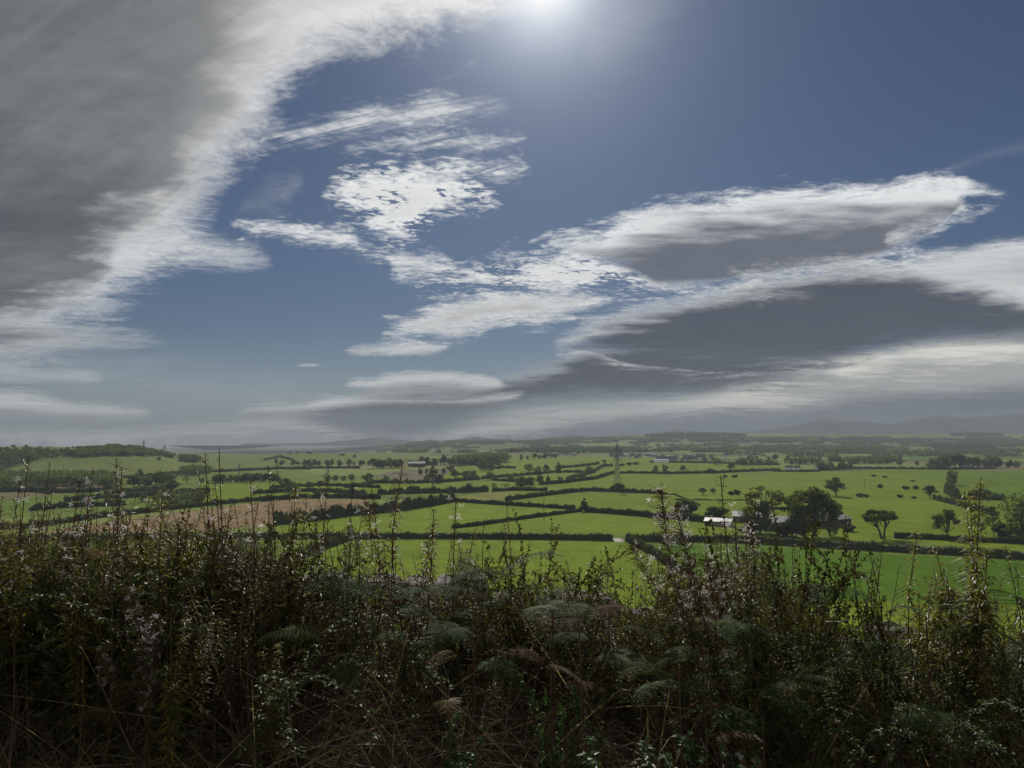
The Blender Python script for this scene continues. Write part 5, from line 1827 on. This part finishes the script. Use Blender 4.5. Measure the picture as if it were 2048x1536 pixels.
# plants one can point to (tip pixel, pixel below the foot, depth)
HERO = [
    ('bare', (58, 912), 66, 3.9, 'red', 'bare dark willowherb stalk, tallest near the left edge'),
    ('bare', (100, 922), 112, 4.0, 'red', 'bare willowherb stalk second from the left edge with pods at its tip'),
    ('bare', (232, 915), 225, 4.0, 'red', 'straight bare willowherb stalk reaching up to the long hill'),
    ('seed', (244, 934), 268, 3.8, 'red', 'willowherb with a thick plume of brown seed pods beneath the long hill'),
    ('seed', (160, 962), 120, 3.7, 'red', 'bushy seeding willowherb leaning right at far left'),
    ('bare', (186, 936), 192, 3.9, 'red', 'forked bare willowherb with tiny pods between two seeding ones at left'),
    ('seed', (40, 962), 60, 3.6, 'yellow', 'seeding willowherb with white tufts close to the left edge'),
    ('bare', (410, 904), 470, 3.7, 'red', 'left of two tall stalks crossing the skyline, leaning left'),
    ('bare', (438, 897), 492, 3.7, 'red', 'tallest stalk crossing the skyline, leaning left, with side pods'),
    ('seed', (500, 962), 520, 3.8, 'red', 'seeding willowherb with white down right of the two skyline stalks'),
    ('bare', (536, 930), 552, 4.1, 'green', 'single thin curved stem left of the oak cluster'),
    ('leafy', (592, 972), 600, 3.9, 'yellow', 'narrow leafy willowherb with a white tip before the stubble field'),
    ('seed', (655, 955), 672, 4.0, 'green', 'slim willowherb with a white tuft below the mid valley tree row'),
    ('bare', (706, 962), 712, 4.1, 'red', 'thin willowherb stalk with a white tip before the stubble'),
    ('seed', (742, 966), 776, 3.9, 'yellow', 'willowherb with hanging pale seed plume at the right end of the stubble'),
    ('leafy', (806, 922), 820, 3.9, 'red', 'tall dark willowherb spire with a white flower-like tip, left of centre'),
    ('leafy', (868, 1018), 850, 3.7, 'red', 'bushy reddish willowherb leaning right, left of centre'),
    ('seed', (912, 998), 905, 3.8, 'yellow', 'upright pale topped willowherb just left of the photo middle'),
    ('bare', (1012, 998), 1010, 3.9, 'red', 'reddish single stalk standing by the middle of the photo'),
    ('bare', (968, 1040), 985, 3.8, 'green', 'slender bowed stem right of the pale topped willowherb'),
    ('plume', (1322, 980), 1500, 3.3, 'red', 'big seeding willowherb bent far to the left with a shaggy pink brown plume'),
    ('plume', (1350, 1010), 1490, 3.4, 'red', 'second shaggy plume lying along the big bent willowherb'),
    ('seed', (1441, 950), 1530, 3.3, 'yellow', 'tall seeding willowherb with white down left of the farm trees'),
    ('seed', (1512, 1010), 1500, 3.4, 'red', 'willowherb with pink brown curled pods in front of the farm'),
    ('leafy', (1470, 1040), 1525, 3.3, 'green', 'leafy willowherb stem between the two seeding plumes'),
    ('bare', (1690, 1032), 1715, 3.4, 'red', 'willowherb with a ragged white seed head over the dark green field'),
    ('bare', (1736, 1092), 1745, 3.5, 'green', 'thin pale stalk with small white tufts over the dark green field'),
    ('leafy', (1836, 1062), 1818, 3.3, 'yellow', 'yellow green leafy willowherb leaning right, under the slender oak'),
    ('leafy', (1962, 955), 1945, 3.0, 'yellow', 'tallest leafy willowherb at right with a feathery yellow green top'),
    ('leafy', (1928, 985), 1935, 3.1, 'yellow', 'leafy yellow green willowherb left of the tallest one at right'),
    ('leafy', (2010, 1092), 2000, 3.2, 'green', 'shorter leafy willowherb near the right edge'),
    ('leafy', (1895, 1160), 1885, 3.2, 'yellow', 'low leafy willowherb left of the feathery pair at right'),
    ('plume', (258, 1180), 300, 3.2, 'red', 'seeding willowherb with bright white down against the dark hollow at left'),
    ('plume', (296, 1232), 318, 3.1, 'red', 'lower white downy seed head hanging in the dark hollow at left'),
    ('seed', (1480, 1500), 1490, 2.6, 'red', 'white seed head at the bottom edge right of the middle'),
    ('seed', (1665, 1440), 1660, 2.7, 'red', 'white seed head low in the right hand weeds'),
    ('seed', (1408, 1082), 1440, 3.3, 'red', 'short willowherb with a round white tuft below the bent plume'),
]
for kind, tip, bpx, d, tint, lb in HERO:
    herb(kind, tip, bpx, d, lb, None, tint)


def fill(n, x0, x1, y0, y1, kinds, label, group, d=(3.3, 4.7), tints=None, lean=85):
    for _ in range(n):
        px, py = rnd.uniform(x0, x1), rnd.uniform(y0, y1)
        herb(rnd.choice(kinds), (px, py), px + rnd.uniform(-lean, lean), rnd.uniform(*d), label, group, rnd.choice(tints) if tints else None)


fill(28, -90, 330, 970, 1140, ('bare', 'bare', 'leafy', 'leafy', 'bare', 'leafy', 'leafy', 'seed'), 'mixed willowherb in the thick stand on the left', 'willowherb stand on the left')
fill(22, 300, 570, 985, 1150, ('bare', 'bare', 'leafy', 'leafy'), 'mixed willowherb in the stand before the stubble field', 'willowherb stand before the stubble field')
fill(16, 560, 780, 1020, 1170, ('bare', 'leafy', 'bare'), 'thin willowherb before the bright field left of centre', 'willowherb left of centre', tints=('red', 'green', 'red'))
fill(18, 780, 1020, 1020, 1180, ('bare', 'leafy', 'bare'), 'thin dark willowherb before the bright field at centre', 'willowherb at centre', tints=('red', 'green', 'red'))
fill(14, 1020, 1330, 1120, 1200, ('leafy', 'bare'), 'short willowherb among the shrubs right of centre', 'short willowherb among the shrubs')
fill(22, 1390, 1590, 1060, 1240, ('leafy', 'leafy', 'leafy', 'bare'), 'leafy willowherb in the clump before the farm', 'willowherb clump before the farm', tints=('green', 'yellow', 'green', 'red'))
fill(15, 1600, 1860, 1150, 1310, ('leafy', 'bare', 'leafy'), 'short willowherb before the lower fence', 'short willowherb before the lower fence', tints=('green', 'yellow', 'red'))
fill(20, 1850, 2140, 1110, 1300, ('leafy', 'leafy', 'bare'), 'willowherb in the stand at the right edge', 'willowherb stand at the right edge', tints=('green', 'yellow', 'yellow', 'red'))
# seedlings inside the mass, lower down
fill(22, 250, 560, 1150, 1330, ('leafy', 'bare', 'leafy'), 'low willowherb within the dark bank on the left', 'low willowherb on the left', d=(3.0, 3.9))
fill(30, 1500, 2140, 1230, 1420, ('leafy', 'leafy', 'bare'), 'low willowherb within the bank on the right', 'low willowherb on the right', d=(2.9, 3.7))


# -- bracken
def frond(seed, L=0.8, n=17):
    rng = np.random.default_rng(seed)
    b, r = MB(), MB()
    t = np.linspace(0, 1, 12)
    bend = rng.uniform(0.35, 0.65)
    P = np.stack([L * (t - 0.1 * t ** 3), 0.03 * L * np.sin(t * 3 + rng.uniform(0, 3)), L * (0.75 * t - bend * 1.25 * t ** 2.2)], -1)
    r.add(*tube(P, np.linspace(0.0032, 0.0010, 12), 4))
    for k in range(n):
        tk = 0.24 + 0.74 * k / (n - 1)
        p = on_path(P, np.array([tk]))[0]
        tg = unit(on_path(P, np.array([min(1, tk + 0.03)]))[0] - on_path(P, np.array([tk - 0.03]))[0])
        ln = L * 0.27 * (1 - ((tk - 0.24) / 0.80)) ** 0.8 + 0.012
        for s in (-1, 1):
            side = unit(np.array([0, s, 0.0]) + tg * 0.45 + np.array([0, 0, rng.uniform(-0.15, 0.12)]))
            m = max(3, int(ln / 0.011))
            q = np.linspace(0.06, 0.97, m)
            C = p + side * (q * ln)[:, None] + np.array([0, 0, -1]) * (0.22 * ln * q ** 2)[:, None]
            w = 0.30 * ln * (1 - q) ** 0.7 * 0.55 + 0.006
            ax = unit(np.cross(side, [0, 0, 1.0]))
            for s2 in (-1, 1):
                D = unit(ax * s2 + side * 0.55)
                b.add(*leaves(C, np.tile(D, (m, 1)), np.tile([0, 0, 1.0], (m, 1)), w, np.full(m, 0.0085), droop=0.12, fold=0.1))
    return [('rachis', r), ('blade', b)]


FR = [[(nm, b) for nm, b in frond(700 + k, 0.8, 16 + k)] for k in range(4)]
FRM = {}
for tint, fm in (('green', M_fern), ('brown', M_fernbr), ('gold', M_gold)):
    FRM[tint] = []
    for fr in FR:
        b = MB()
        b.merge(fr[1][1], mat=0)
        b.merge(fr[0][1], mat=1)
        FRM[tint].append(b.mesh('frond_mesh', [fm, M_stem]))


def bracken(px, py, d, label, group=None, n=4, size=0.75, tint='green', face=None):
    """a bracken plant whose fronds spread from the crown of its stalk at a pixel"""
    top = at(px, py, d)
    b = onbank(px, d)
    e = empty('bracken', tuple(b), 0, label, 'fern', group)
    st = MB()
    h = max(0.1, top[2] - b[2])
    st.add(*tube([(0, 0, -0.02), (0.01, 0.01, h * 0.5), (0, 0, h)], [0.005, 0.004, 0.003], 5))
    st.obj('stalk', M_stem, e)
    a0 = rnd.uniform(0, 6.28) if face is None else face
    for k in range(n):
        o = bpy.data.objects.new('frond', rnd.choice(FRM[tint]))
        COL.objects.link(o)
        o.parent = e
        o.location = (0, 0, h * (1 - 0.16 * (k % 3)))
        o.rotation_euler = (rnd.uniform(-0.35, 0.35), rnd.uniform(-0.35, 0.25), a0 + k * 6.28 / n * (1 if face is None else 0.28) + rnd.uniform(-0.3, 0.3))
        s = size * rnd.uniform(0.75, 1.15)
        o.scale = (s, s, s)
    return e


bracken(1350, 1330, 2.9, 'silvery bracken frond bending left low in the right half', n=2, size=0.48, face=2.9)
bracken(1470, 1440, 2.8, 'dark bracken low in the right half beside a stalk', n=3, size=0.48, face=0.2)
bracken(870, 1215, 3.6, 'grey green bracken drooping right at the centre', n=3, size=0.5, face=-0.2)
bracken(760, 1180, 3.9, 'bracken frond standing by the stones left of centre', n=3, size=0.65)
bracken(640, 1190, 3.8, 'bracken frond on the bank below the dark hedge', n=3, size=0.6)
bracken(1375, 1130, 3.6, 'pale bracken with upright fronds against the bright field', n=3, size=0.40, face=1.6)
bracken(1640, 1185, 3.5, 'bracken frond glinting before the dark green field', n=2, size=0.48, face=0.3)
bracken(1560, 1210, 3.4, 'bracken leaning right beneath the farm clump', n=3, size=0.55)
bracken(1990, 1250, 3.3, 'bracken at the foot of the right edge willowherb', n=3, size=0.6)
bracken(960, 1190, 3.7, 'bracken frond hanging over the stones at centre', n=3, size=0.6)
bracken(900, 1352, 3.0, 'golden yellow bracken in the brown middle of the bank', n=2, size=0.34, tint='gold')
bracken(1512, 1440, 2.8, 'orange turned bracken at the foot of the farm clump', n=2, size=0.30, tint='gold')
bracken(235, 1130, 3.3, 'yellow green bracken tip among the left hand weeds', n=2, size=0.30, tint='gold')
for _ in range(16):
    bracken(rnd.uniform(-60, 560), rnd.uniform(1090, 1260), rnd.uniform(3.2, 4.2), 'green bracken tangled in the bank on the left', 'bracken on the left', n=3, size=rnd.uniform(0.32, 0.5))
for _ in range(10):
    bracken(rnd.uniform(560, 1250), rnd.uniform(1200, 1300), rnd.uniform(3.2, 4.0), 'bracken tangled in the middle of the bank', 'bracken in the middle', n=4, size=rnd.uniform(0.36, 0.52))
for _ in range(16):
    bracken(rnd.uniform(1300, 2080), rnd.uniform(1230, 1420), rnd.uniform(2.9, 3.8), 'bracken tangled in the bank on the right', 'bracken on the right', n=4, size=rnd.uniform(0.36, 0.52))
for _ in range(6):
    bracken(rnd.uniform(300, 1500), rnd.uniform(1240, 1400), rnd.uniform(3.0, 3.8), 'withered brown bracken sunk in the dead stems', 'withered bracken', n=3, size=rnd.uniform(0.28, 0.42), tint='brown')


# -- leafy shrubs and brambles
def shrub(seed, kind):
    rng = np.random.default_rng(seed)
    c, l = MB(), MB()
    n = {'twiggy': 9, 'bramble': 6, 'soft': 8}[kind]
    for _ in range(n):
        a = rng.uniform(0, 6.28)
        out = np.array([math.cos(a), math.sin(a), 0])
        t = np.linspace(0, 1, 9)[:, None]
        if kind == 'bramble':
            L = rng.uniform(1.3, 1.9)
            P = out * L * 0.5 * t + np.array([0, 0, 1]) * L * (1.5 * t - 1.15 * t ** 2)
        elif kind == 'soft':
            L = rng.uniform(0.35, 0.6)
            P = out * L * 0.35 * t + np.array([0, 0, 1]) * L * t
        else:
            L = rng.uniform(0.6, 1.0)
            P = out * L * 0.42 * t ** 1.3 + np.array([0, 0, 1]) * L * t
        P = P + np.cumsum(rng.normal(size=(9, 3)) * 0.012, 0)
        c.add(*tube(P, np.linspace(0.0042, 0.0014, 9), 4))
        Q = [P]
        if kind == 'twiggy':
            for _k in range(7):
                p0 = on_path(P, np.array([rng.uniform(0.35, 0.95)]))[0]
                d = unit(rand_dirs(1, rng)[0] + np.array([0, 0, 0.7]) + out * 0.4) * rng.uniform(0.12, 0.30)
                q = p0 + d * np.linspace(0, 1, 4)[:, None] + np.cumsum(rng.normal(size=(4, 3)) * 0.008, 0)
                c.add(*tube(q, [0.002, 0.0016, 0.0012, 0.0008], 3))
                Q.append(q)
        for q in Q:
            ln = np.linalg.norm(np.diff(q, axis=0), axis=1).sum()
            if kind == 'bramble':
                m = int(ln / 0.020)
                tt = rng.uniform(0.15, 1, m)
                B = on_path(q, tt)
                for s in (-0.9, 0.0, 0.9):
                    aa = rng.uniform(0, 6.28, m) if s == -0.9 else aa
                    D = np.stack([np.cos(aa + s), np.sin(aa + s), rng.uniform(-0.3, 0.5, m)], -1)
                    D0 = np.stack([np.cos(aa), np.sin(aa), np.full(m, 0.3)], -1)
                    l.add(*leaves(B + D0 * 0.012, D, np.tile([0, 0, 1.0], (m, 1)) + rng.normal(size=(m, 3)) * 0.3, rng.uniform(0.016, 0.028, m), rng.uniform(0.011, 0.018, m), droop=0.15))
            else:
                m = int(ln / (0.0075 if kind == 'twiggy' else 0.011))
                tt = rng.uniform(0.25 if q is P else 0.05, 1, m)
                B = on_path(q, tt)
                D = rand_dirs(m, rng) + np.array([0, 0, 0.25])
                if kind == 'twiggy':
                    l.add(*leaves(B, D, rand_dirs(m, rng) + np.array([0, 0, 0.8]), rng.uniform(0.014, 0.030, m), rng.uniform(0.008, 0.015, m), droop=0.1))
                else:
                    l.add(*leaves(B, D, rand_dirs(m, rng) * 0.4 + np.array([0, 0, 0.9]), rng.uniform(0.022, 0.045, m), rng.uniform(0.013, 0.024, m), droop=0.3))
    return c, l


SH = {}
for kd, lm in (('twiggy', M_shrub), ('bramble', M_bram), ('soft', M_nettle)):
    SH[kd] = []
    for k in range(4):
        c_, l_ = shrub(900 + 13 * k + len(kd), kd)
        SH[kd].append((c_.mesh(kd + '_canes', M_cane), l_.mesh(kd + '_leaves', lm)))
SNAME = {'twiggy': 'leafy_shrub', 'bramble': 'bramble', 'soft': 'nettle_clump'}
SCAT = {'twiggy': 'shrub', 'bramble': 'bramble', 'soft': 'green plant'}


def bushy(kd, px, py, d, label, group=None, wid=1.0):
    b = onbank(px, d)
    top = at(px, py, d)
    h = max(0.15, top[2] - b[2]) / {'twiggy': 0.95, 'bramble': 0.88, 'soft': 0.58}[kd]
    e = empty(SNAME[kd], tuple(b), rnd.uniform(0, 6.28), label, SCAT[kd], group)
    e.scale = (h * wid, h * wid, h)
    c_, l_ = rnd.choice(SH[kd])
    for nm, me in (('stems', c_), ('leaves', l_)):
        o = bpy.data.objects.new(nm, me)
        COL.objects.link(o)
        o.parent = e
    return e


bushy('twiggy', 1062, 1088, 3.9, 'dark twiggy shrub just right of the photo middle', wid=0.9)
bushy('twiggy', 1120, 1098, 3.8, 'twiggy shrub with branches reaching right towards the gate', wid=1.0)
bushy('twiggy', 1250, 1122, 3.9, 'shrub carrying dark seed clusters on arching twigs', wid=0.7)
bushy('twiggy', 1320, 1128, 3.8, 'glinting twiggy shrub below the hedge corner', wid=0.9)
bushy('twiggy', 1550, 1080, 3.3, 'dense green shrub in front of the open barn', wid=0.8)
bushy('twiggy', 1590, 1068, 3.5, 'tall loose shrub whose pale tips reach the farm hedge', wid=0.6)
bushy('twiggy', 1760, 1190, 3.5, 'dark shrub with drooping leaves before the lower fence', wid=0.8)
bushy('twiggy', 1830, 1200, 3.4, 'dark shrub left of the yellow green leafy willowherb', wid=0.7)
bushy('twiggy', 990, 1150, 3.9, 'small twiggy shrub left of the dark twiggy shrub', wid=0.8)
bushy('twiggy', 650, 1130, 4.0, 'shrub on the bank under the brownish hedge', wid=0.8)
bushy('twiggy', 560, 1090, 3.9, 'shrub left of the brownish hedge end', wid=0.8)
bushy('bramble', 460, 1185, 3.1, 'bright green bramble spray in the dark bank at left', wid=1.0)
bushy('bramble', 1950, 1330, 2.7, 'large leaved bramble spray low on the right', wid=1.0)
bushy('bramble', 1820, 1310, 2.9, 'bramble with pale leaves left of the large leaved spray', wid=1.0)
bushy('soft', 1400, 1478, 2.7, 'clump of soft green leaves at the bottom right of centre', wid=1.3)
bushy('soft', 1290, 1500, 2.6, 'low soft green clump at the bottom edge', wid=1.3)
bushy('soft', 880, 1460, 2.9, 'small nettle clump near the bottom middle', wid=1.1)
bushy('soft', 1140, 1345, 3.0, 'single green nettle in the brown stems', wid=0.8)
bushy('soft', 1480, 1490, 2.6, 'green clump beside the white seed head at the bottom', wid=1.2)
for _ in range(40):
    bushy('twiggy', rnd.uniform(-450, 560), rnd.uniform(1050, 1180), rnd.uniform(3.5, 4.6), 'dark leafy shrub in the bank on the left', 'leafy shrubs on the left', wid=rnd.uniform(0.7, 1.0))
for _ in range(6):
    bushy('bramble', rnd.uniform(-90, 600), rnd.uniform(1100, 1250), rnd.uniform(3.8, 4.3), 'bramble woven through the bank on the left', 'brambles on the left', wid=rnd.uniform(0.7, 1.0))
for _ in range(22):
    bushy('twiggy', rnd.uniform(600, 1400), rnd.uniform(1205, 1270), rnd.uniform(3.4, 4.5), 'low twiggy shrub in the middle of the bank', 'low shrubs in the middle', wid=rnd.uniform(0.7, 1.1))
for _ in range(32):
    bushy('twiggy', rnd.uniform(1380, 2550), rnd.uniform(1225, 1350), rnd.uniform(3.0, 4.2), 'leafy shrub in the bank on the right', 'leafy shrubs on the right', wid=rnd.uniform(0.6, 0.95))
for _ in range(7):
    bushy('bramble', rnd.uniform(1300, 2140), rnd.uniform(1280, 1420), rnd.uniform(2.8, 3.6), 'bramble woven through the bank on the right', 'brambles on the right', wid=rnd.uniform(0.7, 1.0))

# -- dry stone wall behind the weeds
rs = np.random.default_rng(5)
sw = MB()
th_, ph_ = np.meshgrid(np.linspace(0, 2 * math.pi, 9)[:-1], np.linspace(0.12, math.pi - 0.12, 6), indexing='ij')
sph = np.stack([np.cos(th_) * np.sin(ph_), np.sin(th_) * np.sin(ph_), np.cos(ph_)], -1)
sph = np.sign(sph) * np.abs(sph) ** 0.7
ii, jj = np.meshgrid(np.arange(8), np.arange(5), indexing='ij')
sf = np.stack([ii * 6 + jj, ((ii + 1) % 8) * 6 + jj, ((ii + 1) % 8) * 6 + jj + 1, ii * 6 + jj + 1], -1).reshape(-1, 4)
x = -7.0
while x < 7.5:
    wd = rs.uniform(0.18, 0.42)
    topz = float(np.interp(1024 + FPX * x / 5.0, [0, 700, 800, 950, 1300, 1650, 2048], [55.62, 55.57, 55.56, 55.50, 55.36, 55.20, 55.12]))
    z = float(hgt(x, 5.0)) - 0.1
    while z < topz:
        hh = rs.uniform(0.10, 0.2)
        v = sph.reshape(-1, 3) * np.array([wd * 0.56, 0.2, hh * 0.62]) * rs.uniform(0.9, 1.1) + rs.normal(size=(48, 3)) * 0.007
        sw.add(v + np.array([x + rs.uniform(-.04, .04), 5.0 + rs.uniform(-.04, .04), z + hh / 2]), sf)
        z += hh * 0.93
    x += wd * 0.95
tag(sw.obj('stone_wall', M_stone), 'low broken dry stone wall of grey rounded stones half hidden behind the weeds', 'wall')

# -- the tangle itself: uncountable dead stems, leaf bits and grass
TOP = [(-400, 1060), (0, 1070), (60, 1095), (150, 1090), (250, 1085), (330, 1075), (400, 1080), (470, 1085), (540, 1125), (580, 1172), (640, 1212), (700, 1226), (800, 1236),
       (880, 1240), (950, 1230), (1020, 1175), (1060, 1165), (1120, 1175), (1170, 1190), (1210, 1225), (1270, 1225), (1330, 1200), (1400, 1165), (1470, 1140),
       (1540, 1155), (1590, 1205), (1640, 1290), (1700, 1320), (1760, 1305), (1830, 1290), (1880, 1290), (1930, 1265), (2000, 1290), (2048, 1295), (2450, 1280)]


def mass_top(x, y):
    px = 1024 + FPX * x / y
    yt = np.interp(px, [p[0] for p in TOP], [p[1] for p in TOP]) + 14 * fbm1(px, 3, 0.045, 4)
    z = CAMZ - (yt - 872) / FPX * 4.3 - hgt(x, 4.3)
    y0 = np.interp(px, [-400, 60, 240, 420], [3.65, 3.65, 3.15, 2.75])     # grass verge in front on the left
    return np.maximum(0.05, z * np.clip((y - y0) / (4.05 - y0), 0.06, 1.0))


def mass(n, x0, x1, y0=2.75, y1=4.9, shell=0.5, seed=1):
    r = np.random.default_rng(seed)
    y = r.uniform(y0, y1, n)
    x = (r.uniform(x0, x1, n) - 1024) / FPX * y
    h = mass_top(x, y)
    z = hgt(x, y) + h * (1 - r.uniform(0, 1, n) ** (1 / shell) * 0.98 if shell < 1 else r.uniform(0, 1, n))
    return np.stack([x, y, z], -1), h


def bits(n, x0, x1, size, seed, mat, label, name='undergrowth', y0=2.75, y1=4.9, cl=24, spread=0.045):
    """leaf bits in little sprays"""
    r = np.random.default_rng(seed)
    C, h = mass(n // cl, x0, x1, y0, y1, 0.62, seed)
    P = np.repeat(C, cl, 0) + r.normal(size=(len(C) * cl, 3)) * spread
    P[:, 2] = np.maximum(P[:, 2], hgt(P[:, 0], P[:, 1]) + 0.01)
    b = MB()
    b.add(*leaves(P, rand_dirs(len(P), r), rand_dirs(len(P), r) + np.array([0, 0, 0.4]), r.uniform(*size, len(P)), r.uniform(size[0] * 0.45, size[1] * 0.55, len(P)), 0.1))
    # the twigs they sit on
    k = len(C)
    D = rand_dirs(k, r) + np.array([0, 0, 0.8])
    b.add(*ribbons(C - unit(D) * 0.10, D, r.uniform(0.16, 0.34, k), 0.0030, r.uniform(0, 0.3, k), 4, r), 1)
    return tag(b.obj(name, [mat, M_stem]), label, 'undergrowth', None, 'stuff')


bits(96000, -650, 620, (0.012, 0.030), 21, M_greenbits, 'mixed small green and brown leaves filling the bank on the left')
bits(74000, 430, 1520, (0.010, 0.024), 22, M_brown, 'brown dead leaf litter and twigs filling the middle of the bank')
bits(76000, 1340, 2750, (0.012, 0.028), 23, M_greenbits, 'mixed leaves and twigs filling the bank on the right')
bits(42000, 1300, 2750, (0.010, 0.024), 24, M_brown, 'brown leaf bits among the right hand weeds')
bits(36000, -650, 620, (0.010, 0.024), 25, M_brown, 'brown leaf bits among the left hand weeds')


def stalks(n, x0, x1, L, W_, bend, up, seed, mat, label, name, y0=2.75, y1=4.8, low=0.55, seg=6):
    r = np.random.default_rng(seed)
    y = r.uniform(y0, y1, n)
    x = (r.uniform(x0, x1, n) - 1024) / FPX * y
    h = mass_top(x, y)
    B = np.stack([x, y, hgt(x, y) + h * r.uniform(0, low, n)], -1)
    D = rand_dirs(n, r) * np.array([1, 0.7, 0.5]) + np.array([0, 0, 1.0]) * r.uniform(*up, n)[:, None]
    b = MB()
    b.add(*ribbons(B, D, r.uniform(*L, n), r.uniform(*W_, n), r.uniform(*bend, n), seg, r))
    return tag(b.obj(name, mat), label, name.replace('_', ' '), None, 'stuff')


stalks(5000, -650, 2750, (0.30, 0.75), (0.003, 0.0055), (0.1, 0.6), (0.5, 2.0), 31, M_stem, 'dark dead stems standing and leaning all through the bank', 'dead_stems')
stalks(5200, 330, 1600, (0.25, 0.65), (0.0024, 0.0048), (0.1, 0.6), (0.0, 0.7), 32, M_tan, 'pale dead grass stalks lying across the lower middle of the bank', 'dead_grass', y1=3.7, low=0.95)
stalks(3000, -650, 300, (0.2, 0.5), (0.0024, 0.0046), (0.2, 0.9), (0.0, 0.9), 33, M_tan, 'pale dead stalks in the hollow on the left', 'dead_grass', y0=3.7, y1=4.2, low=0.7)
stalks(2700, 1500, 2750, (0.2, 0.6), (0.002, 0.0045), (0.2, 0.9), (0.1, 1.2), 34, M_tan, 'pale dead stalks among the right hand weeds', 'dead_grass', y1=4.0, low=0.8)
stalks(26000, -750, 300, (0.10, 0.28), (0.0030, 0.0055), (0.3, 0.9), (0.8, 2.2), 35, M_gblade, 'dark green verge grass at the bottom left', 'grass', y0=2.9, y1=4.2, low=0.0)
stalks(7000, 250, 2750, (0.08, 0.24), (0.0026, 0.0045), (0.3, 0.9), (0.6, 2.0), 36, M_gblade, 'dark grass along the foot of the bank', 'grass', y0=2.3, y1=3.3, low=0.1)
stalks(420, 300, 1250, (0.5, 1.0), (0.0040, 0.0065), (0.0, 0.25), (-0.05, 0.45), 37, M_tan, 'long pale dead canes lying at a slant over the lower middle of the bank', 'dead_canes', y0=2.9, y1=3.5, low=1.0, seg=7)
stalks(160, 1250, 2150, (0.4, 0.9), (0.0035, 0.0060), (0.0, 0.25), (-0.05, 0.6), 38, M_tan, 'long pale dead canes among the lower right weeds', 'dead_canes', y0=2.9, y1=3.5, low=1.0, seg=7)
